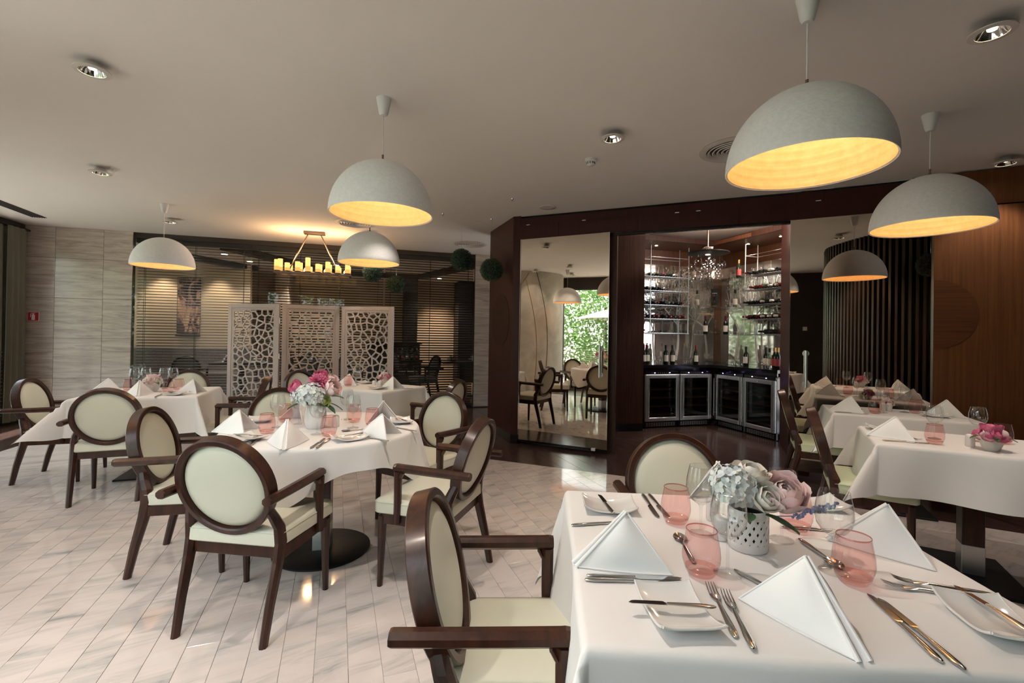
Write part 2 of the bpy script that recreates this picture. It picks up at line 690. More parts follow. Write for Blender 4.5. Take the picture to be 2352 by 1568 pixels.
paved('marble_tile', .1315, .60, .0014, M['marble'], 0.0, MARBLE, (-40, 62, -6, 14), .37, lambda p: True)
ROOMBOX = edges_of([(-7.35, 6.9), (-.35, 8.97), (4.7, 8.9), (5.6, 3.3), (4.8, .5), (1.2, -2.2), (-5.9, 1.4)])
paved('plank', .165, 1.35, .0016, M['plank'], -.002, [(-7.35, 6.9), (-.35, 8.97), (4.7, 8.9), (5.6, 3.3), (4.8, .5), (1.2, -2.2), (-5.9, 1.4)], (-34, 52, -3, 7), .41, outside_marble)

E1 = dl2(0, 16.5)                            # along the glazed back wall


def w1(s, t, z=0.0):
    """point on the back wall: s along it, t behind its face"""
    return Vector((-7.3 + E1.x * s - E1.y * t, 6.9 + E1.y * s + E1.x * t, z))


MW1 = Matrix.Translation((-7.3, 6.9, 0)) @ Matrix.Rotation(rad(16.5), 4, 'Z')
ceil_poly = [(-7.45, 6.87), (-.30, 9.02), (-.30, 6.86), (0.03, 6.02), (2.9, 4.80), (5.5, 3.45), (5.0, 1.3), (1.9, -2.85), (-6.03, 2.26)]
ceiling = struct('ceiling', MB().prism(ceil_poly, CEIL, CEIL + .08), M['ceiling'])
struct('ceiling_sun_block', MB().prism([(-7.75, 6.9), (-6.2, 2.0), (-.3, -2.0), (1.9, -2.9), (7, 2), (5.6, 9), (0, 15.5), (-10, 12.5)], 3.35, 3.5), M['darkwall'])  # unseen slab added over the rooms to block the sun

# ---------------------------------------------------------------- back wall: stone tiles, glass, blinds
wall_back = struct('wall_back', MB().box((.70, .06, 1.449), (1.40, .09, 2.898)).box((7.19, .06, 1.449), (.63, .09, 2.898)).box((4.13, .12, 2.86), (5.5, .16, .08)), M['darkwall'], loc=(-7.3, 6.9, 0), rz=rad(16.5))
rows = [.012, .617, 1.222, 1.828, 2.433, 2.898]
for s0, s1 in ((-.10, .427), (.427, 1.027), (1.027, 1.404), (6.868, 7.30), (7.30, 7.50)):
    for z0, z1 in zip(rows, rows[1:]):
        MB().box(((s0 + s1) / 2, .006, (z0 + z1) / 2), (s1 - s0 - .003, .022, z1 - z0 - .003), .0015).build('stone_tile', M['travertine'], wall_back)
win1 = struct('window_1', MB().box((4.135, .0, .012), (5.46, .05, .024), .003), M['blackmetal'], loc=(-7.3, 6.9, 0), rz=rad(16.5))
win1['label'] = 'glazed partition in front of dark blinds'
for x_, w_ in ((2.78, 2.74), (5.512, 2.71)):
    MB().box((x_, -.004, 1.41), (w_, .010, 2.80)).build('pane', M['partition'], win1)
slat_me = {}
for bi, (s0, s1, nm) in enumerate(((1.42, 3.03, 'leftmost one, behind the small white lamp'), (3.05, 5.20, 'behind candle chandelier and folding screen'), (5.22, 6.86, 'beside the stone strip at the wooden column'))):
    bl = thing('venetian_blind', 'dark horizontal venetian blind, ' + nm, 'blind', w1((s0 + s1) / 2, .13), rad(16.5), 'dark blinds behind the glass partition')
    w = s1 - s0
    MB().box((0, 0, 2.785), (w + .02, .09, .07), .004).build('head_rail', M['slat'], bl)
    MB().box((0, 0, .02), (w, .05, .02), .003).build('bottom_rail', M['slat'], bl)
    sl = MB()
    T = Matrix.Rotation(rad(24 if bi else 15), 4, 'X')
    sl.box((0, 0, 0), (w - .006, .048, .003), .0008, M=T)
    me = sl.mesh('slat', M['slat'])
    for k in range(59):
        link('slat', me, bl, (0, 0, .06 + k * .0458))
    nl = 2 if bi != 1 else 3
    for q in range(nl + 1):
        x = (-w / 2 + .10) + q * (w - .2) / nl
        lad = MB()
        for yy in (-.026, .026):
            lad.box((x, yy, 1.4), (.005, .003, 2.72))
        lad.build('ladder_cord', M['slat'], bl)

# left side wall with its windows and the curtain
wl_ = MB()
for k0, k1, z0, z1 in ((-.2, .42, 0, CEIL), (.42, 4.45, 0, .06), (.42, 4.45, 2.62, CEIL), (4.4, 5.0, 0, CEIL)):
    c = LW0 + LWD * ((k0 + k1) / 2)
    wl_.box((c.x, c.y, (z0 + z1) / 2), (k1 - k0, .12, z1 - z0), 0, rad(-73.5))
struct('wall_left', wl_, M['darkwall'])


def windows(name, p0, d, deg, k0, k1, n, slats, label):
    mb = MB()
    for i in range(n + 1):
        c = p0 + d * (k0 + (k1 - k0) * i / n)
        mb.box((c.x, c.y, 1.34), (.07, .09, 2.56), .004, rad(deg))
    for z in (.075, 2.60):
        c = p0 + d * ((k0 + k1) / 2)
        mb.box((c.x, c.y, z), (k1 - k0, .09, .05), .004, rad(deg))
    w = struct(name, mb, M['frame'], label=label)
    for i in range(n):
        c = p0 + d * (k0 + (k1 - k0) * (i + .5) / n)
        MB().box((c.x, c.y, 1.34), ((k1 - k0) / n - .07, .008, 2.5), 0, rad(deg)).build('pane', M['glass'], w)
    me = MB().box((0, 0, 0), ((k1 - k0) / n - .08, .035, .003)).mesh('slat', M['signw'])
    nrm = Vector((-d.y, d.x, 0))
    for i in range(n):
        c = p0 + d * (k0 + (k1 - k0) * (i + .5) / n) + nrm * .09
        bl_ = thing('window_blind', '', 'blind', (c.x, c.y, 0), rad(deg), label)
        bl_['label'] = ('left', 'middle', 'right')[i] + ' pale half lowered slatted blind of the ' + label
        for q in range(slats):
            link('slat', me, bl_, (0, 0, .14 + q * .052))


windows('window_2', LW0, LWD, -73.5, .42, 4.4, 3, 18, 'tall window wall at the left end')
windows('window_3', BW0, BWD, -33.0, 2.0, 6.2, 3, 18, 'garden windows seen in the left mirror')
wr = MB()
for k0, k1, z0, z1 in ((-.1, 2.0, 0, CEIL), (2.0, 6.2, 0, .06), (2.0, 6.2, 2.62, CEIL), (6.2, 9.4, 0, CEIL)):
    c = BW0 + BWD * ((k0 + k1) / 2)
    wr.box((c.x, c.y, (z0 + z1) / 2), (k1 - k0, .12, z1 - z0), 0, rad(-33))
struct('wall_rear', wr, M['darkwall'])

cur = thing('curtain', 'olive drab floor length curtain hanging at the stone wall corner', 'curtain', (0, 0, 0))


def curtain_sheet(k0, k1, off, dep, n):
    nn = Vector((-LWD.y, LWD.x, 0))
    return lambda u, v: tuple(LW0 + LWD * (k0 + (k1 - k0) * u) + nn * (off + dep * math.sin(u * n * 2 * PI + .6 * math.sin(v * 3)) * (.55 + .45 * v)) + Vector((0, 0, 2.80 - 2.76 * v)))


MB().grid(curtain_sheet(.03, .60, .085, .035, 5), 90, 10).build('drape', M['curtain'], cur)
MB().grid(curtain_sheet(.16, .50, .15, .025, 3), 50, 10).build('drape', M['curtain'], cur)
cc = LW0 + LWD * .30 + Vector((-LWD.y, LWD.x, 0)) * .10
MB().box((cc.x, cc.y, 2.81), (.62, .05, .03), .004, rad(-73.5)).build('curtain_rail', M['blackmetal'], cur)

# wood column, header beam, end panel
wall_column = struct('wall_column', MB().prism([(-.339, 6.88), (-.002, 5.98), (.088, 5.944), (.13, 6.05), (.10, 7.2), (-.30, 7.2)], .10, CEIL - .002), M['wall'])
struct('baseboard_column', MB().prism([(-.345, 6.88), (-.004, 5.972), (.088, 5.935), (.13, 6.05), (.10, 7.2), (-.30, 7.2)], 0, .115), M['black'])
a = math.degrees(math.atan2(5.98 - 6.88, -.002 + .339))
Tc = Matrix.Translation((-.339 + .337 * .52, 6.88 - .90 * .52, 1.58)) @ Matrix.Rotation(rad(a), 4, 'Z') @ Matrix.Rotation(rad(90), 4, 'X')
mb = MB().lathe([(0, .0045), (.36, .0045), (.362, -.002)], 48, M=Tc, smooth=False)
o = mb.build('round_inlay', M['inlay'], wall_column)
# ledge line where the header meets the column face
MB().box((-.339 + .337 * .5 - .0015, 6.88 - .90 * .5 - .001, 2.60), (.958, .004, .006), 0, rad(a)).build('shadow_joint', M['black'], wall_column)

K = Vector((2.9, 4.757, 0))
HU1 = (K - Vector((0, 5.98, 0))).normalized()
HU2 = dl2(0, -27.5)
HN1 = Vector((HU1.y, -HU1.x, 0))             # towards the room
HN2 = Vector((HU2.y, -HU2.x, 0))
Hend = K + HU2 * 2.9


def strip(z0, z1, front, back):
    A = Vector((0.0, 5.98, 0))
    mid = (HN1 + HN2).normalized()
    pts = [A + HN1 * front, K + mid * front, Hend + HN2 * front, Hend - HN2 * back, K - mid * back, A - HN1 * back + HU1 * .02]
    return [(p.x, p.y) for p in pts], z0, z1


trim_1 = struct('trim_1', MB().prism(*strip(2.60, 2.775, .004, .10)), M['wall'], label='dark wood header board over mirrors and bar')
MB().prism(*strip(2.775, 2.868, -.012, .10)).build('upper_board', M['wall'], trim_1)
MB().prism(*strip(2.868, 2.90, -.05, .10)).build('shadow_gap', M['black'], trim_1)
MB().prism(*strip(2.575, 2.60, -.03, .08)).build('sliding_track', M['black'], trim_1)
for s in (.20, .92, 1.98, 2.20, 3.32):
    p = (Vector((0, 5.98, 0)) + HU1 * s) if s < 3 else (K + HU2 * (s - 3.147))
    n_ = HN1 if s < 3 else HN2
    ang = math.atan2(HU1.y, HU1.x) if s < 3 else rad(-27.5)
    MB().box((p.x + n_.x * .006, p.y + n_.y * .006, 2.775), (.045, .012, .008), .001, ang).build('white_clip', M['plastic'], trim_1)
for s in (.6, 1.55, 2.6):
    p = Vector((0, 5.98, 0)) + HU1 * s
    MB().box((p.x + HN1.x * .0042, p.y + HN1.y * .0042, 2.69), (.003, .003, .17), 0, math.atan2(HU1.y, HU1.x)).build('board_joint', M['black'], trim_1)

# mirrored sliding doors
D1P, D1A = Vector((.095, 5.953, 0)), -26.5
D1U = dl2(0, D1A)
d1 = struct('door_1', MB().box((.575, .006, 1.327), (1.15, .012, 2.545), .002), M['mirror'], loc=D1P, rz=rad(D1A))
d1['label'] = 'mirrored sliding door left of the wine bar'
MB().box((0.003, -.001, 1.327), (.006, .016, 2.545)).box((1.149, -.001, 1.327), (.006, .016, 2.545)).build('edge_strip', M['chrome'], d1)
MB().box((.575, .0, .046), (1.15, .016, .014)).build('bottom_seal', M['black'], d1)
MB().box((.99, -.004, .047), (.05, .03, .03), .003).build('floor_clamp', M['plastic'], d1)


def door_handle(mb, x):
    mb.tube([(x, -.055, .90), (x, -.055, 1.27)], .014, 14)
    for z in (.93, 1.24):
        mb.tube([(x, 0, z), (x, -.055, z)], .012, 10)
        mb.lathe([(0, .0), (.028, .0), (.030, .006), (0, .006)], 20, M=Matrix.Translation((x, -.002, z)) @ Matrix.Rotation(rad(90), 4, 'X'))
    return mb


door_handle(MB(), 1.065).build('door_handle', M['steel'], d1)
D2A = -28.3
D2U = dl2(0, D2A)
D2P = Vector((3.415, 4.46, 0)) - D2U * .66
d2 = struct('door_2', MB().box((.70, .006, 1.327), (1.40, .012, 2.545), .002), M['mirror'], loc=D2P, rz=rad(D2A))
d2['label'] = 'mirrored sliding door right of the wine bar'
MB().box((0.003, -.001, 1.327), (.006, .016, 2.545)).build('edge_strip', M['chrome'], d2)
door_handle(MB(), .145).build('door_handle', M['steel'], d2)

struct('wall_light_stop', MB().box((.56, .10, 1.30), (1.30, .05, 2.60)), M['wall2'], loc=(.10, 5.965, 0), rz=rad(-24.5))  # unseen board added behind the mirror to stop light leaking under it

# brown panelled wall at the right end
PP = Vector((3.800, 4.213, 0))
wall_right = struct('wall_right', MB().box((.85, .025, 1.285), (1.70, .05, 2.57), .002), M['panel'], loc=PP, rz=rad(-27.5))
mb = MB().lathe([(0, .003), (.31, .003), (.312, -.002)], 64)
Ti = Matrix.Translation((.0, 0, 1.625)) @ Matrix.Rotation(rad(90), 4, 'X')
v0 = []
n = 40
prf = [(0.31 * math.cos(-PI / 2 + PI * i / n), .31 * math.sin(-PI / 2 + PI * i / n)) for i in range(n + 1)]
MB().prism([(max(x, .0005), y) for x, y in prf], -.003, .004, M=Ti).build('round_inlay', M['panel_inlay'], wall_right)
struct('wall_behind_panel', MB().box((.9, .32, 1.3), (2.6, .1, 2.6)), M['darkwall'], loc=PP, rz=rad(-27.5))
MB().box((.8, .03, 2.735), (1.9, .02, .30)).build('header_board', M['panel'], wall_right)

# slatted curved wall and plaster end, right of the viewer (seen in the right-hand mirror)
sp = [(1.85, -2.75), (1.40, -.75), (1.34, .05), (1.42, .50), (1.60, .92), (1.83, 1.28), (2.43, 1.72), (2.95, 1.90), (3.6, 1.86), (4.6, 1.55), (5.3, 1.9), (5.7, 3.3)]


def catmull(pts, n):
    out = []
    P_ = [Vector((*p, 0)) for p in pts]
    for i in range(len(P_) - 1):
        p0, p1, p2, p3 = P_[max(i - 1, 0)], P_[i], P_[i + 1], P_[min(i + 2, len(P_) - 1)]
        for k in range(n):
            t = k / n
            out.append(.5 * ((2 * p1) + (p2 - p0) * t + (2 * p0 - 5 * p1 + 4 * p2 - p3) * t * t + (3 * p1 - p0 - 3 * p2 + p3) * t ** 3))
    return out + [P_[-1]]


cur_pts = catmull(sp, 10)


def ribbon(pts, z0, z1, th):
    mb = MB()
    secs = []
    for i, p in enumerate(pts):
        t = (pts[min(i + 1, len(pts) - 1)] - pts[max(i - 1, 0)]).normalized()
        nn = Vector((t.y, -t.x, 0))
        secs.append((p, p + nn * th))
    v = []
    for a_, b_ in secs:
        v += [(a_.x, a_.y, z0), (a_.x, a_.y, z1), (b_.x, b_.y, z1), (b_.x, b_.y, z0)]
    f = []
    for i in range(len(secs) - 1):
        for k in range(4):
            f.append((i * 4 + k, i * 4 + (k + 1) % 4, (i + 1) * 4 + (k + 1) % 4, (i + 1) * 4 + k))
    f += [(0, 1, 2, 3), tuple(len(v) - 4 + k for k in (3, 2, 1, 0))]
    return mb.add(v, f)


i_sl = 38
struct('wall_plaster_end', ribbon(cur_pts[:i_sl + 1], 0, CEIL, .10), M['olive'])
wall_slat = struct('wall_slatted', ribbon(cur_pts[i_sl:], 0, CEIL, .10), M['black'])
fin = MB().box((0, .035, 1.45), (.034, .07, 2.89), .003).mesh('slat', M['fin'])
acc = 0
prev = cur_pts[i_sl]
for a_, b_ in zip(cur_pts[i_sl:], cur_pts[i_sl + 1:]):
    L = (b_ - a_).length
    t = (b_ - a_).normalized()
    x = .075 - acc if acc else 0.0
    while x < L:
        p = a_ + t * x
        link('slat', fin, wall_slat, (p.x, p.y, 0), math.atan2(t.y, t.x))
        x += .075
    acc = L - (x - .075)
swp = Vector((.30, -1.05, 1.30))
swc = BW0 + BWD * 7.11
sw = thing('light_switch', 'small cream square light switch on the dark brown wall in the right mirror', 'switch', (swc.x + .033, swc.y + .051, 1.63), rad(-33 + 180))
MB().box((0, -.004, 0), (.085, .010, .085), .002).build('cover_plate', M['plastic'], sw)
MB().box((0, -.011, 0), (.056, .006, .056), .002).build('rocker', M['plastic'], sw)

# round polished plaster column with inlaid veins at the windows (seen in the left-hand mirror)
cc0 = Vector((-4.641, 2.19, 0))
wall_round = struct('wall_round_column', MB().lathe([(1.05, 0), (1.05, CEIL)], 96, c=cc0, smooth=True), M['plaster'])


def on_col(deg, z, r=1.052):
    return (cc0.x + r * math.cos(rad(deg)), cc0.y + r * math.sin(rad(deg)), z)


for (a0, z0, a1, z1, bow, mt) in ((70, .9, 30, 2.85, 9, 'foil_gold'), (22, .05, 34, 2.7, -9, 'foil_gold'), (8, .1, 20, 2.88, -11, 'frame'), (60, 2.2, 80, 2.6, 6, 'frame'), (40, .1, 75, 1.9, 5, 'frame')):
    MB().tube([on_col(a0 + (a1 - a0) * t + bow * math.sin(PI * t), z0 + (z1 - z0) * t) for t in [k / 24 for k in range(25)]], .007, 6).build('inlaid_vein', M[mt], wall_round)

# ---------------------------------------------------------------- wine bar alcove
ML = Matrix.Translation((2.0, 7.07, 0)) @ Matrix.Rotation(rad(17), 4, 'Z')
MR = Matrix.Translation((3.25, 7.45, 0)) @ Matrix.Rotation(rad(-73), 4, 'Z')


def LP(x, y, z=0.0):
    return ML @ Vector((x, y, z))


def RP(x, y, z=0.0):
    return MR @ Vector((x, y, z))


def seg(mb, a, b, z0, z1, th, side=1):
    """wall board from a to b; th lies to the left of a->b (side 1)"""
    a, b = Vector((*a, 0)), Vector((*b, 0))
    t = (b - a).normalized()
    n_ = Vector((-t.y, t.x, 0)) * th * side
    return mb.prism([(a.x, a.y), (b.x, b.y), (b.x + n_.x, b.y + n_.y), (a.x + n_.x, a.y + n_.y)], z0, z1)


wall_alcove = struct('wall_alcove', seg(seg(MB(), LP(-.5, .72)[:2], LP(2.1, .72)[:2], 0, 3.0, .08), RP(-.9, .74)[:2], RP(1.35, .74)[:2], 0, 3.0, .08), M['barwood'])
struct('ceiling_alcove', MB().prism([(1.0, 5.62), (1.2, 7.6), (2.0, 8.0), (4.0, 8.75), (4.9, 6.6), (3.1, 4.72), (2.9, 4.80)], 3.02, 3.08), M['ceiling'])
sof = MB()
sof.prism([tuple(LP(-.3, .02)[:2]), tuple(LP(1.28, .02)[:2]), tuple(RP(1.25, .02)[:2]), tuple(RP(1.25, .74)[:2]), tuple(RP(-.75, .74)[:2]), tuple(LP(-.3, .72)[:2])][:6], 2.87, 2.925)
trim_2 = struct('trim_2', sof, M['barwood'], label='wood soffit over the wine racks')
fas = seg(seg(MB(), LP(-.3, .0)[:2], LP(1.27, .0)[:2], 2.862, 2.94, .03), RP(.02, .0)[:2], RP(1.25, .0)[:2], 2.862, 2.94, .03)
fas.build('fascia', M['wall2'], trim_2)
jl = seg(seg(seg(MB(), (1.19, 5.58), (1.43, 6.37), .11, 2.90, .1), (1.43, 6.37), (1.44, 6.79), .11, 2.87, .3), (1.44, 6.79), (1.945, 6.885), .11, 2.872, .12)
wall_jamb = struct('wall_jamb_left', jl, M['wall2'])
seg(MB(), (1.945, 6.885), (1.99, 7.06), 0, 2.872, .04).build('edge_board', M['wall2'], wall_jamb)
bj = seg(seg(seg(MB(), (1.20, 5.57), (1.433, 6.37), 0, .11, .1), (1.433, 6.37), (1.443, 6.785), 0, .11, .3), (1.443, 6.785), (1.945, 6.88), 0, .11, .1)
struct('baseboard_jamb', bj, M['black'])
wall_jr = struct('wall_jamb_right', seg(seg(MB(), (2.945, 4.78), (3.60, 6.26), .0, 2.90, .10, -1), (3.60, 6.26), (3.63, 6.31), 0, 2.9, .9, -1), M['wall'])
mirL = MB().box((.90, .716, 1.79), (1.95, .008, 1.66))
mirR = MB().box((.27, .736, 1.79), (2.0, .008, 1.66))


def etched(w, h, seed, x0, z0):
    """a leafless tree drawn in frosted strips, 2 mm proud of the mirror"""
    rnd = random.Random(seed)
    mb = MB()

    def stripq(pts, ws):
        v, f = [], []
        for i, (x, z) in enumerate(pts):
            a_, b_ = pts[max(i - 1, 0)], pts[min(i + 1, len(pts) - 1)]
            dx, dz = b_[0] - a_[0], b_[1] - a_[1]
            l = math.hypot(dx, dz) + 1e-9
            nx, nz = -dz / l * ws[i] / 2, dx / l * ws[i] / 2
            cl = lambda q: (min(max(q[0], x0), x0 + w), min(max(q[1], z0), z0 + h))
            p, q = cl((x + nx, z + nz)), cl((x - nx, z - nz))
            v += [(p[0], 0, p[1]), (q[0], 0, q[1])]
        for i in range(len(pts) - 1):
            f.append((2 * i, 2 * i + 1, 2 * i + 3, 2 * i + 2))
        mb.add(v, f)

    def leaf(x, z, s, a_):
        pts = [(0, 0), (.5, .35), (1, .1), (.7, -.3)]
        ca, sa = math.cos(a_), math.sin(a_)
        q = [(x + (px * ca - pz * sa) * s, z + (px * sa + pz * ca) * s) for px, pz in pts]
        if all(x0 < t[0] < x0 + w and z0 < t[1] < z0 + h for t in q):
            mb.add([(t[0], 0, t[1]) for t in q], [(0, 1, 2, 3)])

    def branch(x, z, a_, ln, wd, depth):
        pts, ws = [], []
        nn = 6
        cv = rnd.uniform(-.45, .45)
        for i in range(nn + 1):
            pts.append((x, z))
            ws.append(wd * (1 - .45 * i / nn))
            if i < nn:
                x += math.cos(a_) * ln / nn
                z += math.sin(a_) * ln / nn
                a_ += cv * .16
                if not (x0 < x < x0 + w and z0 < z < z0 + h):
                    break
        if len(pts) < 2:
            return
        stripq(pts, ws)
        if depth > 0:
            for k in range(2 if depth > 1 else 3):
                branch(*pts[min(rnd.choice((3, 4, 5, 6)), len(pts) - 1)], a_ + rnd.uniform(-1.0, 1.0), ln * rnd.uniform(.55, .85), wd * .55, depth - 1)
        else:
            for k in range(5):
                leaf(x + rnd.uniform(-.05, .05), z + rnd.uniform(-.05, .05), rnd.uniform(.025, .045), rnd.uniform(0, 6.3))

    for tx, tw, ta in ((.15, .065, 1.5), (.42, .04, 1.75), (.68, .055, 1.35)):
        branch(x0 + w * tx, z0, ta, .62, tw, 3)
    for k in range(30):                      # upright stems in the upper part
        branch(x0 + rnd.random() * w, z0 + h * rnd.uniform(.55, .8), PI / 2 + rnd.uniform(-.3, .3), rnd.uniform(.25, .45), .012, 0)
    return mb


pm = mirL.build('mirror_panel', M['mirror_clear'], wall_alcove)
pm.matrix_world = ML
et = etched(1.6, 1.6, 3, .0, .99).build('etched_tree', M['etch'], wall_alcove, fix=False)
et.matrix_world = ML @ Matrix.Translation((0, .7095, 0))
pm = mirR.build('mirror_panel', M['mirror_clear'], wall_alcove)
pm.matrix_world = MR
et = etched(1.75, 1.6, 8, -.62, .99).build('etched_tree', M['etch'], wall_alcove, fix=False)
et.matrix_world = MR @ Matrix.Translation((0, .7295, 0))

# counter: one L-shaped black top
ctr = [LP(-.03, -.03), LP(1.225, -.03), RP(1.18, -.03), RP(1.18, .70), RP(-.68, .70), LP(-.03, .69)]
bc = thing('bar_counter', 'polished black L-shaped bar counter over the wine fridges', 'counter', (0, 0, 0))
MB().prism([tuple(p[:2]) for p in ctr], .915, .96).build('worktop', M['black'], bc)
seg(seg(MB(), LP(0, .012)[:2], LP(1.2, .012)[:2], .872, .916, .02), RP(.05, .012)[:2], RP(1.17, .012)[:2], .872, .916, .02).build('front_rail', M['black'], bc)


def fridge(w, label, hinge_left, mtx, x, bottles, label_d):
    t = thing('wine_fridge', label, 'fridge', (0, 0, 0), 0, 'steel framed wine fridges under the bar')
    t.matrix_world = mtx @ Matrix.Translation((x, 0, 0))
    b = MB()
    h0, h1 = .10, .865
    b.box((w / 2, .545, .48), (w, .02, .77)).box((.01, .28, .48), (.02, .54, .77)).box((w - .01, .28, .48), (.02, .54, .77)).box((w / 2, .28, .105), (w, .54, .02)).box((w / 2, .28, .855), (w, .54, .02))
    b.build('body', M['black'], t)
    MB().box((w / 2, .0, .838), (w - .012, .03, .042), .002).build('control_panel', M['black'], t)
    led = MB()
    for q in (.28, .72):
        led.box((w * q, -.016, .838), (.014, .004, .010))
    led.build('blue_indicator', M['blue_led'], t)
    pl = MB()
    for q in range(10):
        pl.box((w * (.2 + .06 * q), -.0155, .838), (.008, .002, .005))
    pl.build('panel_marks', M['vent'], t)
    fr = MB()
    z0, z1 = .105, .812
    for (cx, cz, sx, sz) in ((.03, (z0 + z1) / 2, .055, z1 - z0), (w - .03, (z0 + z1) / 2, .055, z1 - z0), (w / 2, z0 + .0275, w - .115, .055), (w / 2, z1 - .0275, w - .115, .055)):
        fr.box((cx, -.018, cz), (sx, .04, sz), .003)
    d = fr.build('door', M['steel'], t)
    MB().box((w / 2, -.016, (z0 + z1) / 2), (w - .11, .008, z1 - z0 - .10)).build('door_glass', M['smoke'], d)
    hx = .035 if hinge_left else w - .035
    hd = MB().tube([(hx, -.075, .17), (hx, -.075, .75)], .008, 10)
    for z in (.22, .70):
        hd.tube([(hx, -.03, z), (hx, -.075, z)], .006, 8)
    hd.build('handle', M['chrome'], d)
    MB().sphere((w / 2, -.04, z1 - .028), .009, 10, 6).build('door_lock', M['chrome'], d)
    g = MB().box((w / 2, .03, .05), (w - .02, .03, .085))
    g.build('toe_kick', M['blackmetal'], t)
    gr = MB()
    for q in range(12):
        for r in range(3):
            gr.box((w * (.10 + .8 * q / 11), .012, .028 + .02 * r), (.030, .006, .010), .001)
    tag(gr.build('vent_slot', M['steel'], t), None, None, None, 'stuff')
    for q in range(5):
        sh = MB()
        for r in range(7):
            sh.box((w / 2, .06 + .07 * r, .19 + .13 * q), (w - .06, .008, .006))
        sh.box((w / 2, .03, .19 + .13 * q), (w - .06, .014, .022))
        sh.build('shelf', M['barwood'], t)
    return t


FR = [(.60, 'steel framed wine fridge at the left end beside the wood jamb, full of bottles', True, ML, .02),
      (.58, 'steel framed wine fridge second from the left, next to the corner', True, ML, .635),
      (.565, 'steel framed wine fridge right of the corner, handle against the corner', True, MR, .03),
      (.565, 'steel framed wine fridge nearest the right door jamb, reflecting the windows', True, MR, .61)]


def bottle_prof(h=.30, r=.037):
    return [(0, 0), (r * .9, 0), (r, .006), (r, h * .58), (r * .92, h * .64), (r * .45, h * .74), (r * .38, h * .80), (r * .38, h * .97), (r * .42, h * .975), (r * .42, h), (0, h)]


def make_bottle(h, r, mat, foil, lab, n=14):
    root = thing('wine_bottle', '', 'bottle')
    MB().lathe(bottle_prof(h, r), n).build('glass_body', M[mat], root)
    MB().lathe([(r * .43, h * .80), (r * .46, h * .80), (r * .46, h * 1.003), (0, h * 1.003)], n).build('foil', M[foil], root)
    if lab:
        lb = MB().grid(lambda u, v: ((r + .0006) * math.cos(-PI * (.1 + .8 * u)), (r + .0006) * math.sin(-PI * (.1 + .8 * u)), h * (.15 + .33 * v)), 10, 1)
        lb.build('paper_label', M[lab], root)
    return root


for (w, lb, hl, mx, x) in FR:
    f = fridge(w, lb, hl, mx, x, True, lb)
# bottles lying in the first two fridges
MBK = {}
ORD = ('first', 'second', 'third', 'fourth', 'fifth', 'sixth', 'seventh', 'eighth', 'ninth', 'tenth', 'eleventh', 'twelfth')
CAP = {'lie_red': 'red capped', 'lie_black': 'black capped', 'lie_white': 'pale capped'}


def bottle(kind, loc, rz, label, group, lying=False, mtx=None):
    if kind not in MBK:
        h, r, mat, foil, lab = {'red': (.30, .037, 'bottle', 'foil_red', 'label'), 'black': (.30, .038, 'bottle', 'foil_black', 'label'), 'gold': (.30, .038, 'bottle', 'foil_gold', 'label_red'),
                                'lie_red': (.29, .037, 'bottle', 'foil_red', None), 'lie_black': (.29, .037, 'bottle', 'foil_black', None), 'lie_white': (.29, .037, 'bottle', 'label', None),
                                'pale': (.29, .036, 'bottle_clear', 'foil_black', 'label')}[kind]
        MBK[kind] = [make_bottle(h, r, mat, foil, lab), False]
    root, used = MBK[kind]
    if not used:
        MBK[kind][1] = True
        o = root
        tag(o, label, None, group)
    else:
        o = dup(root, (0, 0, 0), 0, label, group)
    if mtx is not None:
        o.matrix_world = mtx
    else:
        o.location = loc
        o.rotation_euler = (0, 0, rz)
    return o


LIE = Matrix.Rotation(rad(90), 4, 'X')       # neck towards the room
rb = random.Random(4)
for fi, (w, lb, hl, mx, x) in enumerate(FR[:2]):
    for q in (0, 1, 2, 3, 4):
        cnt_ = 0
        for k in range(5):
            if rb.random() < (.2 if fi == 0 else .45):
                continue
            cnt_ += 1
            bottle(rb.choice(('lie_black', 'lie_red', 'lie_black')), None, 0, 'dark bottle, %s from the left on the %s shelf up in the %s wine fridge' % (ORD[cnt_ - 1], ORD[q], ('leftmost', 'second')[fi]), 'bottles lying in the %s wine fridge' % ('first', 'second')[fi],
                   True, mx @ Matrix.Translation((x + .085 + k * (w - .17) / 4, .40, .236 + .13 * q)) @ LIE)

# wire racks with lying bottles
LV = (1.45, 1.68, 1.905, 2.135, 2.365)


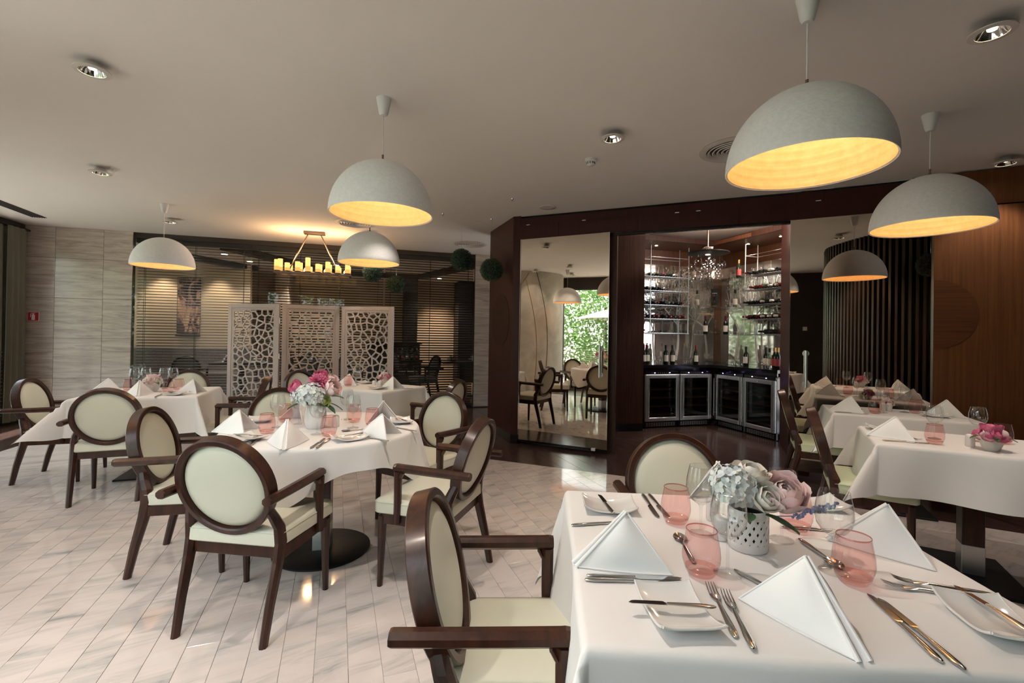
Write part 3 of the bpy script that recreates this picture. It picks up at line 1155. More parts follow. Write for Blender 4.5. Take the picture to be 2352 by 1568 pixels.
def rack(mtx, x0, x1, y0, y1, label, gname, counts, side, near_posts):
    t = thing('wine_rack', label, 'rack', (0, 0, 0))
    t.matrix_world = mtx
    for px in near_posts:
        for py in (y0, y1):
            MB().tube([(px, py, 1.44), (px, py, 2.868)], .008, 8).build('post', M['steel'], t)
    top = MB()
    for py in (y0, y1):
        top.tube([(near_posts[0], py, 2.68), (near_posts[-1], py, 2.68)], .004, 6)
    for px in near_posts:
        top.tube([(px, y0, 2.68), (px, y1, 2.68)], .004, 6)
    top.build('top_frame', M['steel'], t)
    sh = MB()
    for py in (y0, y1):
        sh.tube([(x0, py, 0), (x1, py, 0)], .005, 6)
    n_ = int((x1 - x0) / .05)
    for py in (y0 - .004, y1 + .004):
        sh.tube([(x0 + (x1 - x0) * k / (n_ * 2), py, -.008 + .016 * (k % 2)) for k in range(n_ * 2 + 1)], .003, 5, smooth=False)
    for k in range(n_ + 1):
        sh.tube([(x0 + (x1 - x0) * k / n_, y0, 0), (x0 + (x1 - x0) * k / n_, y1, 0)], .0025, 5)
    me = sh.mesh('wire_shelf', M['steel'])
    for z in LV:
        link('wire_shelf', me, t, (0, 0, z))
    names = ('lowest', 'second lowest', 'middle', 'second highest', 'highest')
    rr = random.Random(len(gname) + 5)
    for li, spec in enumerate(counts):
        pos_ = 0
        for (a0, cnt) in spec:
            for k in range(cnt):
                kind = rr.choice(('lie_black', 'lie_black', 'lie_red', 'lie_white'))
                yaw = rr.uniform(-.12, .12)
                pos_ += 1
                bottle(kind, None, 0, '%s bottle %s from left, %s wire shelf of the %s rack' % (CAP[kind], ORD[pos_ - 1], names[li], side), 'bottles on the %s shelf of the %s wine rack' % (names[li], side), True,
                       mtx @ Matrix.Translation((a0 + k * .088, y1 + .03, LV[li] + .043)) @ Matrix.Rotation(yaw, 4, 'Z') @ LIE)
    return t


rack(ML, .0, 1.08, .36, .60, 'chrome wire wine rack on the left etched mirror of the bar', 'left rack', (((.06, 3),), ((.06, 6), (.66, 5)), ((.10, 3), (.42, 7)), ((.06, 3), (.36, 4)), ((.05, 3), (.42, 6))), 'left', (.34, 1.06))
rack(MR, .16, 1.14, .36, .60, 'chrome wire wine rack on the right etched mirror of the bar', 'right rack', (((.55, 6),), ((.22, 6), (.82, 4)), ((.22, 7), (.90, 3)), ((.36, 3), (.70, 5)), ((.22, 8),)), 'right', (.22, .92))
# glass corner shelves with spirits
cornerp = [LP(1.10, .42), LP(1.13, .16), RP(.12, .16), RP(.14, .42), RP(.14, .70), RP(-.62, .70), LP(1.10, .69)]
cpoly = [tuple(LP(1.10, .40)[:2]), tuple(RP(.14, .38)[:2]), tuple(RP(.14, .70)[:2]), tuple(RP(-.64, .70)[:2]), tuple(LP(1.10, .69)[:2])]
for z, nm in ((1.445, 'lowest'), (1.885, 'middle'), (2.355, 'top')):
    t = tag(MB().prism(cpoly, z - .012, z).build('glass_shelf', M['glass']), '%s glass corner shelf between the two wine racks' % nm, 'shelf')
co = (LP(1.10, .40) + RP(.14, .38)) / 2


def cpos(u, back=.1):
    a_, b_ = LP(1.12, .42 + back), RP(.12, .42 + back)
    return a_ * (1 - u) + b_ * u


for i, (u, z, kind, lb) in enumerate(((.14, 2.355, 'pale', 'tall pale spirit bottle at the left of the top glass corner shelf'), (.85, 2.355, 'gold', 'dark bottle with gold foil at the right of the top glass corner shelf'),
                                      (.20, 1.885, 'pale', 'slim pale bottle left of the dark box on the middle glass shelf'), (.80, 1.885, 'pale', 'slim pale bottle right of the dark box on the middle glass shelf'),
                                      (.34, 1.445, 'red', 'red foiled bottle left of the glass decanter on the lowest glass shelf'), (.66, 1.445, 'red', 'red foiled bottle right of the glass decanter on the lowest glass shelf'))):
    p = cpos(u)
    bottle(kind, (p.x, p.y, z), rad(-25), lb, 'bottles on the glass corner shelves')
p = cpos(.48, .14)
gb = thing('gift_box', 'tall black gift box on the middle glass corner shelf', 'box', (p.x, p.y, 1.885), rad(-25))
MB().box((0, 0, .155), (.115, .10, .31), .003).build('carton', M['black'], gb)
mk = MB()
for k in range(7):
    mk.box((-.03 + k * .010, -.0505, .235), (.006, .002, .009 + .004 * (k % 3 == 0)))
mk.build('lettering', M['signw'], gb)
dc = thing('flask', 'squat spirit flask with amber base in front of the black box', 'flask', tuple(cpos(.47, .0)[:2]) + (1.885,), 0)
MB().lathe([(0, 0), (.042, 0), (.05, .02), (.046, .08), (.018, .12), (.014, .17), (.017, .172), (.017, .176)], 16).build('glass_body', M['bottle_clear'], dc)
MB().lathe([(0, .004), (.04, .004), (.046, .02), (.046, .03), (0, .03)], 16).build('spirit', M['liquor'], dc)
MB().lathe([(.0, .177), (.014, .177), (.018, .19), (.010, .205), (0, .21)], 12).build('stopper', M['foil_red'], dc)


def make_decanter():
    t = thing('decanter', '', 'decanter')
    MB().lathe([(0, .004), (.075, .004), (.095, .02), (.092, .045), (.05, .085), (.022, .12), (.018, .20), (.030, .235)], 24).build('bowl', M['bubble'], t)
    MB().lathe([(0, .002), (.07, .002), (.085, .012), (.03, .016), (0, .016)], 24).build('thick_base', M['clear'], t)
    return t


def make_goblet():
    t = thing('upturned_glass', '', 'glass')
    MB().lathe([(0, .0), (.045, .001), (.055, .02), (.05, .05), (.03, .075), (0, .082)], 18).build('bowl', M['bubble'], t)
    MB().lathe([(.004, .08), (.004, .10), (.03, .104)], 14).build('stem', M['bubble'], t)
    return t


dec, gob = Maker(make_decanter), Maker(make_goblet)
p = cpos(.5, .08)
dec((p.x, p.y, 1.445), 0, 'wide glass decanter in the middle of the lowest corner shelf', 'decanters of the bar')
for i, (pt, lb) in enumerate(((LP(1.12, .30), 'tall glass decanter on the black counter near the corner'), (RP(.10, .22), 'glass decanter on the black counter just right of the corner'))):
    dec((pt.x, pt.y, .96), 0, lb, 'decanters of the bar')
for i, (pt, lb) in enumerate(((LP(.24, .10), 'upturned glass beside the three bottles at the left end of the counter'), (LP(.36, .12), 'second upturned glass beside the bottles at the left end of the counter'), (LP(.86, .12), 'upturned glass left of the lone bottle on the counter'),
                              (LP(.97, .16), 'upturned glass behind the lone bottle on the counter'), (RP(.28, .12), 'upturned glass right of the corner decanter'), (RP(.40, .10), 'upturned glass between corner decanter and four bottles'), (RP(.86, .07), 'upturned glass in front of the four bottles'), (RP(.97, .07), 'upturned glass at the right end before the four bottles'))):
    gob((pt.x, pt.y, .96), 0, lb, 'upturned glasses on the bar counter')
for kind, pt, lb in (('black', LP(.10, .16), 'black foiled bottle at the far left of the bar counter'), ('red', LP(.19, .22), 'red foiled bottle second from the left on the bar counter'), ('pale', LP(.26, .30), 'pale bottle behind the two dark ones at the left of the counter'),
                     ('black', LP(.50, .16), 'dark bottle at the left of the counter trio'), ('red', LP(.56, .24), 'red capped bottle at the back of the counter trio'), ('black', LP(.63, .17), 'dark bottle at the right of the counter trio'),
                     ('red', LP(1.0, .08), 'lone bottle with red foil near the counter corner'), ('black', RP(.36, .26), 'dark bottle right of the corner decanter'),
                     ('black', RP(.80, .20), 'leftmost of the four bottles at the right of the counter'), ('pale', RP(.88, .18), 'second of the four bottles at the right of the counter'), ('gold', RP(.95, .20), 'third of the four bottles at the right of the counter'), ('gold', RP(1.04, .16), 'red labelled bottle, rightmost on the counter')):
    bottle(kind, (pt.x, pt.y, .96), rad(17 if pt.x < 3.2 else -60), lb, 'bottles standing on the bar counter')

def make_shot():
    t = thing('shot_glass', '', 'glass')
    MB().lathe([(0, .001), (.020, .001), (.022, .004), (.026, .055), (.0245, .055), (.021, .010), (0, .009)], 16).build('glass_body', M['bubble'], t)
    return t


shot = Maker(make_shot)
for k in range(8):
    p = cpos(.04 + .065 * (k % 4) + (.70 if k > 3 else 0), .02)
    shot((p.x, p.y, 1.445), 0, '%s shot glass in the row at the %s of the lowest glass shelf' % (ORD[k % 4], 'left' if k < 4 else 'right'), 'shot glasses on the lowest corner shelf')

# bubble chandelier
bx, by = 2.752, 6.60
bch = thing('bubble_chandelier', 'chandelier of clear glass bubbles under a black disc in the wine bar', 'chandelier', (bx, by, 2.575))
MB().tube([(0, 0, .04), (0, 0, .445)], .012, 10).build('rod', M['bronze'], bch)
MB().lathe([(0, .03), (.285, .012), (.287, .0), (.26, -.008), (0, -.012)], 40).build('disc', M['blackmetal'], bch)
MB().box((0, 0, .055), (.11, .11, .07), .004).build('connector_box', M['chrome'], bch)
MB().lathe([(0, -.013), (.034, -.013), (.034, -.018), (0, -.018)], 20).build('spot_lens', M['bead'], bch)
rs = random.Random(9)
sph = [MB().sphere((0, 0, 0), r, 18, 12).mesh('glass_bubble', M['bubble']) for r in (.058, .048)]
pts = []
for (x, z) in ((-.27, -.17), (-.17, -.09), (-.14, -.20), (-.06, -.30), (.0, -.10), (.05, -.08), (.10, -.13), (.08, -.24), (.16, -.20), (.22, -.14), (.13, -.31), (-.02, -.20), (-.21, -.33), (.03, -.30), (.27, -.12), (-.08, -.14)):
    y = rs.uniform(-.12, .12)
    pts.append((x * .85, y, z - .02))
for i, p in enumerate(pts):
    b_ = link('glass_bubble', sph[i % 2], bch, p)
    MB().tube([(0, 0, .05), (0, 0, -p[2] - .01)], .0012, 5).build('wire', M['chrome'], b_)
    MB().sphere((0, 0, 0), .006, 8, 6).build('bead_lamp', M['bead'], b_)
light('chandelier_glow', 'SPOT', (bx, by, 2.55), 55, WARM, spot_size=rad(120), spot_blend=.6, shadow_soft_size=.03)
for pt in (LP(.45, .38), RP(.25, .38), RP(.86, .38)):
    o = light('bar_spot', 'SPOT', (pt.x, pt.y, 2.862), 85, WARM, spot_size=rad(115), spot_blend=.8, shadow_soft_size=.03)
    t = thing('bar_downlight', {0: 'small recessed downlight in the soffit over the left wine rack', 1: 'recessed downlight in the soffit near the bar corner', 2: 'bright recessed downlight in the soffit over the right wine rack'}[[LP(.45, .38), RP(.25, .38), RP(.86, .38)].index(pt)], 'downlight', (pt.x, pt.y, 2.868))
    MB().lathe([(.024, .0), (.045, 0), (.045, -.004), (.024, -.004)], 20).build('trim_ring', M['chrome'], t)
    MB().lathe([(0, -.002), (.024, -.002)], 16).build('lens', M['lamp_on'], t)
light('alcove_cove', 'POINT', (2.95, 6.3, 2.80), 22, (1.0, .72, .55), shadow_soft_size=.1)

# ---------------------------------------------------------------- pendants and ceiling fittings
LR, LH = .327, .344


def make_pendant():
    t = thing('pendant_lamp', '', 'lamp')
    n = 16
    out = [(LR * math.cos(a_), LH * math.sin(a_)) for a_ in [PI / 2 * k / n for k in range(n + 1)]]
    out[-1] = (0, LH)
    MB().lathe([(LR - .009, -.001), (LR - .003, -.005), (LR, .0)] + out[1:], 64).build('shade', M['shade'], t)
    inn = []
    for k in range(n * 4 + 1):
        a_ = PI / 2 * k / (n * 4)
        rd = .0022 if k % 5 == 2 and k < 56 else 0
        inn.append(((LR - .010 - rd) * math.cos(a_), (LH - .012 - rd) * math.sin(a_)))
    inn[-1] = (0, LH - .012)
    MB().lathe(inn, 64).build('shade_lining', M['lining'], t)
    MB().tube([(0, 0, LH + .03), (0, 0, CEIL - 2.143 - .09)], .0035, 8).build('cord', M['plastic'], t)
    MB().lathe([(0, LH - .005), (.009, LH - .005), (.009, LH + .014), (.006, LH + .018), (.007, LH + .045), (0, LH + .045)], 14).build('cord_grip', M['bronze'], t)
    top = CEIL - 2.143
    MB().lathe([(0, top - .115), (.022, top - .112), (.030, top - .095), (.046, top - .012), (.048, top), (0, top)], 28).build('ceiling_cup', M['plastic'], t)
    MB().tube([(0, 0, LH - .02), (0, 0, LH - .085)], .02, 12).build('bulb_holder', M['plastic'], t)
    MB().sphere((0, 0, LH - .12), .032, 16, 10).build('bulb', M['lamp_on'], t)
    return t


pend = Maker(make_pendant)
for (x, y, lb) in ((1.293, 2.068, 'largest white dome pendant, over the foreground square table'), (-.857, 3.022, 'white dome pendant hanging over the round table'), (2.78, 3.118, 'white dome pendant over the narrow table by the brown panel'),
                   (-4.239, 5.652, 'small white dome pendant at the left in front of the stone wall'), (-1.582, 5.126, 'white dome pendant just below the one over the round table'), (-3.02, 2.15, 'white dome pendant seen whole only in the left mirror')):
    pend((x, y, 2.143), 0, lb, 'white dome pendants')
    light('pendant_glow', 'POINT', (x, y, 2.143 + .15), PEND_W, AMBER, shadow_soft_size=.035)


def make_downlight():
    t = thing('downlight', '', 'downlight')
    MB().lathe([(.062, 0), (.088, 0), (.088, -.005), (.062, -.008), (.062, 0)], 28).build('trim_ring', M['vent'], t)
    MB().lathe([(.062, -.006), (.052, .02), (.034, .045), (0, .05)], 28).build('reflector', M['chrome'], t)
    MB().lathe([(0, .012), (.018, .012), (.022, .03), (0, .03)], 14).build('lamp', M['lamp_on'], t)
    return t


dlm = Maker(make_downlight)
DLS = [(-2.422, 2.657, 'round recessed downlight at the upper left of the ceiling'), (-3.909, 4.398, 'recessed downlight over the chairs at the left table'), (.722, 3.452, 'recessed downlight between the two large pendants'),
       (4.008, 3.802, 'recessed downlight at the right edge of the ceiling'), (-4.69, 6.37, 'recessed downlight behind the small left pendant'), (-2.241, 7.021, 'recessed downlight behind the stacked pair of pendants'),
       (-1.06, 4.51, 'recessed downlight hidden above the round table pendant'), (-.40, 1.70, 'recessed downlight over the viewer'), (2.25, 2.2, 'recessed downlight by the slatted wall'), (-1.4, .35, 'added fill downlight behind the viewer'),  # the one behind the viewer is added to bounce light onto the ceiling
       (-3.45, 2.75, 'downlight washing the round plaster column, nearer the left table'), (-3.33, 1.72, 'downlight washing the round plaster column at the garden window')]
for x, y, lb in DLS:
    # the ceiling slab has a shallow recess for the fitting: the fitting sits just under it
    dlm((x, y, CEIL - .052), 0, lb, 'recessed ceiling downlights')
    light('downlight_beam', 'SPOT', (x, y, CEIL - .06), SPOT_W * {'recessed downlight over the viewer': 2.5, 'added fill downlight behind the viewer': 2.6, 'recessed downlight by the slatted wall': 2.2}.get(lb, 1.0), WARM, spot_size=rad(95), spot_blend=.55, shadow_soft_size=.03)


def make_diffuser():
    t = thing('air_diffuser', '', 'air vent')
    MB().lathe([(.225, -.002), (.275, 0), (.28, -.006), (.24, -.016), (.225, -.012)], 48).build('outer_ring', M['vent'], t)
    MB().lathe([(0, -.001), (.226, -.001)], 40).build('dark_throat', M['frame'], t)
    for k in range(6):
        r = .205 - .034 * k
        MB().lathe([(r, -.002), (r + .012, -.016), (r + .004, -.020), (r - .008, -.004)], 40).build('cone_ring', M['vent'], t)
    return t


dif = Maker(make_diffuser)
for x, y, lb in ((1.78, 3.74, 'round slotted air diffuser half hidden by the largest pendant'), (-.72, 7.87, 'round air diffuser by the stone strip and green balls'), (-2.2, 6.47, 'round air diffuser hidden behind the round table pendant')):
    dif((x, y, CEIL - .001), 0, lb, 'round ceiling air diffusers')
spk = thing('ceiling_speaker', 'flush round white ceiling speaker near the dark header', 'speaker', (.40, 5.52, CEIL))
MB().lathe([(.082, 0), (.10, 0), (.10, -.006), (.082, -.008)], 36).build('rim', M['vent'], spk)
MB().lathe([(0, -.005), (.083, -.004)], 36).build('mesh_cover', M['vent'], spk)
smk = thing('smoke_detector', 'white smoke detector on the ceiling below the small downlight', 'detector', (.652, 3.994, CEIL))
MB().lathe([(0, 0), (.05, 0), (.05, -.024), (.046, -.028), (0, -.028)], 28).build('base', M['plastic'], smk)
MB().lathe([(0, -.028), (.034, -.028), (.036, -.05), (.024, -.058), (0, -.06)], 24).build('sensor_head', M['plastic'], smk)
mb = MB()
for k in range(10):
    a_ = 2 * PI * k / 10
    mb.box((.0352 * math.cos(a_), .0352 * math.sin(a_), -.04), (.004, .007, .016), 0, a_)
mb.build('slots', M['grille'], smk)
lv = thing('linear_vent', 'long dark slot air vent in the ceiling at the left edge', 'air vent', (-6.42, 6.06, CEIL), rad(109.5))
MB().box((-.25, 0, -.002), (1.3, .17, .004)).build('dark_slot', M['frame'], lv)
me = MB().box((-.25, 0, -.006), (1.28, .006, .012)).mesh('blade', M['grille'])
for k in range(6):
    link('blade', me, lv, (0, -.065 + .026 * k, 0))
for k, (x, y) in enumerate(((-.293, 6.13), (-.9, 5.9), (-.02, 5.2))):
    s = thing('sprinkler', ('tiny chrome sprinkler head near the column corner', 'tiny chrome sprinkler head left of the header', 'tiny chrome sprinkler head before the mirror door')[k], 'sprinkler', (x, y, CEIL))
    MB().lathe([(0, 0), (.016, 0), (.014, -.006), (.005, -.008), (.005, -.02), (.010, -.022), (0, -.024)], 12).build('head', M['chrome'], s)

# candle chandelier
cc_ = thing('candle_chandelier', 'rectangular chandelier of lit pillar candles in front of the blinds', 'chandelier', (-3.03, 7.10, 2.25), rad(16.5))
MB().box((0, 0, CEIL - 2.25 - .02), (.30, .12, .04), .004).build('canopy', M['bronze'], cc_)
for s in (-1, 1):
    MB().tube([(s * .09, 0, CEIL - 2.25 - .04), (s * .36, 0, .02)], .010, 8).build('rod', M['bronze'], cc_)
tr = MB()
for y in (-.13, .13):
    tr.box((0, y, 0), (1.08, .03, .035), .003)
for x in (-.525, .525):
    tr.box((x, 0, 0), (.03, .26, .035), .003)
for k in range(8):
    for y in (-.13, .13):
        tr.lathe([(0, .017), (.045, .017), (.047, .024), (0, .024)], 20, c=(-.49 + .14 * k, y, 0))
tr.build('frame', M['bronze'], cc_)
hs = (.155, .115, .14, .205, .12, .16, .105, .15)
for y, sh in ((-.13, 0), (.13, 3)):
    for k in range(8):
        h = hs[(k + sh) % 8]
        c = MB().lathe([(0, .024), (.036, .024), (.036, .024 + h * .38)], 20).build('candle', M['candle'], cc_, (-.49 + .14 * k, y, 0))
        MB().lathe([(.036, .024 + h * .38), (.036, .024 + h), (.030, .026 + h), (.0, .020 + h)], 20).build('glowing_top', M['candle2'], c)
for k in range(3):
    light('candle_glow', 'POINT', tuple(cc_.matrix_basis @ Vector((-.36 + .36 * k, 0, .30))), 9.0, (1.0, .58, .28), shadow_soft_size=.06)


# topiary balls
def make_ball():
    t = thing('topiary_ball', '', 'topiary ball')
    rnd = random.Random(2)
    mb = MB()
    for k in range(3600):
        d = Vector((rnd.gauss(0, 1), rnd.gauss(0, 1), rnd.gauss(0, 1))).normalized()
        p = d * (.135 + rnd.uniform(-.012, .013))
        e = Vector((rnd.gauss(0, 1), rnd.gauss(0, 1), rnd.gauss(0, 1))).cross(d).normalized()
        g = (d * rnd.uniform(.2, 1) + e.cross(d) * rnd.uniform(-1, 1)).normalized()
        l, w = .011, .006
        mb.add([p - e * w, p + g * l - e * w * .3, p + g * l * 1.3, p + e * w], [(0, 1, 2, 3)])
    tag(mb.build('foliage', M['ball'], t, fix=False), None, None, None, 'stuff')
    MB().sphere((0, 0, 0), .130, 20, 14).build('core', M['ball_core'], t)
    return t


bal = Maker(make_ball)
for x, y, z, lb in ((-.71, 6.40, 2.40, 'dark green topiary ball in front of the right end of the blinds'), (-.28, 6.07, 2.22, 'green topiary ball overlapping the wooden column'), (-2.0, 8.0, 2.22, 'dark topiary ball before the blind, lowest and leftmost of the free ones'),
                    (-2.2, 7.30, 2.32, 'topiary ball half hidden below the white pendant'), (3.239, 2.111, 2.352, 'topiary ball reflected at the edge of the right mirror')):
    o = bal((x, y, z), random.random() * 6, lb, 'topiary balls hanging from the ceiling')
    MB().tube([(0, 0, .13), (0, 0, CEIL - z)], .0012, 5).build('hanging_wire', M['chrome'], o)


# folding screen with pierced cell pattern
def vor_panel(w, h, nx, nz, seed, web):
    rnd = random.Random(seed)
    S = []
    for i in range(-1, nx + 1):
        for j in range(-1, nz + 1):
            S.append(((i + .5 + rnd.uniform(-.42, .42) + (.25 if j % 2 else -.25)) * w / nx, (j + .5 + rnd.uniform(-.42, .42)) * h / nz))
    mb = MB()
    th = .009
    box_e = [((0, 0), (1, 0)), ((0, 0), (0, 1)), ((w, h), (-1, 0)), ((w, h), (0, -1))]
    for (x, z) in S:
        ed = list(box_e)
        for (a_, b_) in S:
            d2_ = (a_ - x) ** 2 + (b_ - z) ** 2
            if 0 < d2_ < (w / nx * 3.2) ** 2:
                m_ = ((a_ + x) / 2, (b_ + z) / 2)
                ed.append((m_, (x - a_, z - b_)))
        big = [(-9, -9), (9, -9), (9, 9), (-9, 9)]
        cell = clip(big, ed)
        if len(cell) < 3:
            continue
        # inset every edge by half the web
        ce = edges_of(cell)
        ins = []
        for q, n_ in ce:
            l = math.hypot(*n_)
            if l < 1e-7:
                continue
            n_ = (n_[0] / l, n_[1] / l)
            ins.append(((q[0] + n_[0] * web, q[1] + n_[1] * web), n_))
        inner = clip(cell, ins)
        if len(inner) < 3:
            mb.add([(px, -th, pz) for px, pz in cell], [tuple(range(len(cell)))])
            mb.add([(px, th, pz) for px, pz in cell], [tuple(range(len(cell)))[::-1]])
            continue
        n0, n1 = len(cell), len(inner)
        cx, cz = sum(p[0] for p in inner) / n1, sum(p[1] for p in inner) / n1
        # walk both rings by angle and bridge them
        ang = lambda p: math.atan2(p[1] - cz, p[0] - cx)
        A = sorted(cell, key=ang)
        B = sorted(inner, key=ang)
        for y, fl in ((-th, 1), (th, -1)):
            v = [(p[0], y, p[1]) for p in A] + [(p[0], y, p[1]) for p in B]
            i = j = 0
            f = []
            while i < n0 or j < n1:
                ta = ang(A[i]) if i < n0 else 9
                tb = ang(B[j]) if j < n1 else 9
                if ta <= tb:
                    f.append((i % n0, (i + 1) % n0, n0 + j % n1))
                    i += 1
                else:
                    f.append((i % n0, n0 + (j + 1) % n1, n0 + j % n1))
                    j += 1
            mb.add(v, [q[::fl] for q in f if len(set(q)) == 3])
        v = [(p[0], -th, p[1]) for p in B] + [(p[0], th, p[1]) for p in B]
        mb.add(v, [(k, (k + 1) % n1, n1 + (k + 1) % n1, n1 + k) for k in range(n1)])
    return mb


scr = thing('folding_screen', 'three leaf folding screen with a pierced cell pattern before the blinds', 'screen', (0, 0, 0))
PTS = [((-4.45, 7.33), (-3.60, 7.23)), ((-3.56, 7.23), (-2.80, 7.57)), ((-2.77, 7.60), (-1.89, 7.45))]
for k, (a_, b_) in enumerate(PTS):
    a_, b_ = Vector((*a_, 0)), Vector((*b_, 0))
    w = (b_ - a_).length
    ang = math.atan2(b_.y - a_.y, b_.x - a_.x)
    z0, z1 = .07, 1.80
    fr = MB()
    fw = .062
    for (cx, cz, sx, sz) in ((fw / 2, (z0 + z1) / 2, fw, z1 - z0), (w - fw / 2, (z0 + z1) / 2, fw, z1 - z0), (w / 2, z0 + fw / 2, w - 2 * fw, fw), (w / 2, z1 - fw / 2, w - 2 * fw, fw)):
        fr.box((cx, 0, cz), (sx, .036, sz), .002)
    f = fr.build('screen_leaf', M['screen'], scr, a_, ang)
    lin = MB()
    iw, ih = w - 2 * fw, z1 - z0 - 2 * fw
    for (cx, cz, sx, sz) in ((fw + .012, (z0 + z1) / 2, .024, ih), (w - fw - .012, (z0 + z1) / 2, .024, ih), (w / 2, z0 + fw + .012, iw - .048, .024), (w / 2, z1 - fw - .012, iw - .048, .024)):
        lin.box((cx, 0, cz), (sx, .024, sz), .002)
    lin.build('inner_frame', M['screen'], f)
    vor_panel(iw - .048, ih - .048, 7, 15, 20 + k, .0105).build('pierced_lattice', M['screen'], f, (fw + .024, 0, z0 + fw + .024), fix=False)
    for x in (.08, w - .08):
        MB().box((x, 0, .035), (.05, .034, .07), .002).build('foot', M['screen'], f)
    if k < 2:
        for z in (.4, .95, 1.5):
            MB().tube([(w + .006, -.004, z), (w + .006, -.004, z + .09)], .007, 8).build('hinge', M['chrome'], f)

# fire extinguisher sign
sg = thing('extinguisher_sign', 'small red fire extinguisher sign on the stone wall by the curtain', 'sign', w1(.183, -.008, 1.54), rad(16.5))
MB().box((0, 0, 0), (.138, .004, .135), .001).build('sign_board', M['signw'], sg)
MB().box((0, -.0025, 0), (.128, .002, .125)).build('red_field', M['sign'], sg)
MB().prism([(-.020, -.052), (.020, -.052), (.020, .018), (.012, .030), (.006, .034), (.006, .042), (-.006, .042), (-.006, .034), (-.012, .030), (-.020, .018)], .0037, .0050, M=Matrix.Rotation(rad(90), 4, 'X')).build('extinguisher_body', M['signw'], sg)
MB().tube([(.0, -.0045, .044), (-.02, -.0045, .046), (-.030, -.0045, .036), (-.033, -.0045, .0), (-.034, -.0045, -.012)], .0035, 6).tube([(0, -.0045, .046), (.022, -.0045, .052)], .003, 6).build('hose_and_lever', M['signw'], sg)

# ---------------------------------------------------------------- chairs
def make_chair(arms=True, mat='leather', wd='chair'):
    t = thing('dining_armchair' if arms else 'dining_chair', '', 'chair')
    wm, lm = M[wd], M[mat]
    TB = Matrix.Translation((0, -.218, .68)) @ Matrix.Rotation(rad(15), 4, 'X')
    A, B = .232, .236
    sec = [(0, -.026), (0, .026), (.004, .030), (.024, .030), (.030, .024), (.030, -.024), (.024, -.030), (.004, -.030)]

    def ring(u, v):
        a_ = 2 * PI * u
        q = sec[int(round(v * 8)) % 8]
        return ((A - q[0]) * math.cos(a_), q[1], (B - q[0]) * math.sin(a_))
    MB().grid(ring, 56, 8, True, True, M=TB).build('back_frame', wm, t)
    prof = [(0, .034), (.35, .033), (.65, .028), (.85, .020), (.96, .010), (1.0, 0), (.96, -.010), (.85, -.018), (.65, -.024), (.35, -.028), (0, -.029)]
    MB().lathe(prof, 48, M=TB @ Matrix.Rotation(rad(-90), 4, 'X') @ Matrix.Diagonal((A - .030, B - .030, 1, 1))).build('back_pad', lm, t)
    for s in (-1, 1):
        pts = [((.215, -.245, 0), .017, .019), ((.219, -.212, .16), .019, .023), ((.224, -.165, .34), .022, .028), ((.225, -.150, .42), .023, .031), ((.222, -.158, .49), .022, .029), ((.208, -.178, .54), .020, .026), ((.190, -.195, .585), .014, .024)]
        MB().loft([((s * p[0], p[1], p[2]), (a_, 0, 0), (0, b_, .1 * b_)) for p, a_, b_ in pts], 8, False, sq=True).build('rear_leg', wm, t)
        pts = [((.232, .232, 0), .014, .014), ((.231, .226, .18), .018, .018), ((.230, .222, .385), .022, .022)]
        MB().loft([((s * p[0], p[1], p[2]), (a_, 0, 0), (0, b_, 0)) for p, a_, b_ in pts], 8, False, sq=True).build('front_leg', wm, t)
        if arms:
            ar = MB()
            x = s * .256
            pts = [((x, -.300, .650), .021, .018), ((x, -.294, .650), .023, .020), ((x, -.05, .654), .023, .021), ((x, .108, .658), .023, .021), ((x, .120, .6585), .023, .0215), ((x, .136, .6585), .022, .0190)]
            ar.loft([(p, (a_, 0, 0), (0, 0, b_)) for p, a_, b_ in pts], 8, False, sq=True)
            ar.loft([((x, .116, .640), (.021, 0, 0), (0, .020, 0)), ((x, .116, .50), (.018, 0, 0), (0, .019, 0)), ((x, .120, .36), (.016, 0, 0), (0, .018, 0))], 8, False, sq=True)
            ar.loft([((x, .085, .636), (.019, 0, 0), (0, .004, .008)), ((x, .099, .610), (.019, 0, 0), (0, .006, .004))], 8, False, sq=True)
            ar.build('armrest', wm, t)

    def outline(ins, z, n=10):
        pts = []
        for (cx, cy_, a0) in ((.228, .235, 0), (-.228, .235, 90), (-.215, -.150, 180), (.215, -.150, 270)):
            r = max(.03 - ins, .006)
            for k in range(5):
                a_ = rad(a0 + 22.5 * k)
                sx, sy = (1 if cx > 0 else -1), (1 if cy_ > 0 else -1)
                pts.append((cx - sx * max(ins - .024, 0) + r * math.cos(a_), cy_ - sy * max(ins - .024, 0) + r * math.sin(a_), z))
        return pts
    lev = [(.010, .400), (.0, .408), (.0, .458), (.004, .468), (.014, .476), (.05, .486), (.11, .491), (.17, .492)]
    vv, ff = [], []
    for ins, z in lev:
        vv += outline(ins, z)
    n = 20
    for k in range(len(lev) - 1):
        for i in range(n):
            j = (i + 1) % n
            ff.append((k * n + i, k * n + j, (k + 1) * n + j, (k + 1) * n + i))
    ff.append(tuple(range(n))[::-1])
    ff.append(tuple((len(lev) - 1) * n + i for i in range(n)))
    seat = MB().add(vv, ff, True).build('seat', lm, t)
    MB().tube([outline(-.0008, .463)[i % n] for i in range(n + 1)], .0016, 5).build('seam', lm, seat)
    fr = MB()
    fr.box((0, .236, .372), (.42, .024, .056), .003).box((0, -.150, .372), (.41, .024, .056), .003)
    for s in (-1, 1):
        fr.box((s * .232, .04, .372), (.024, .36, .056), .003)
    fr.build('seat_rail', wm, t)
    return t


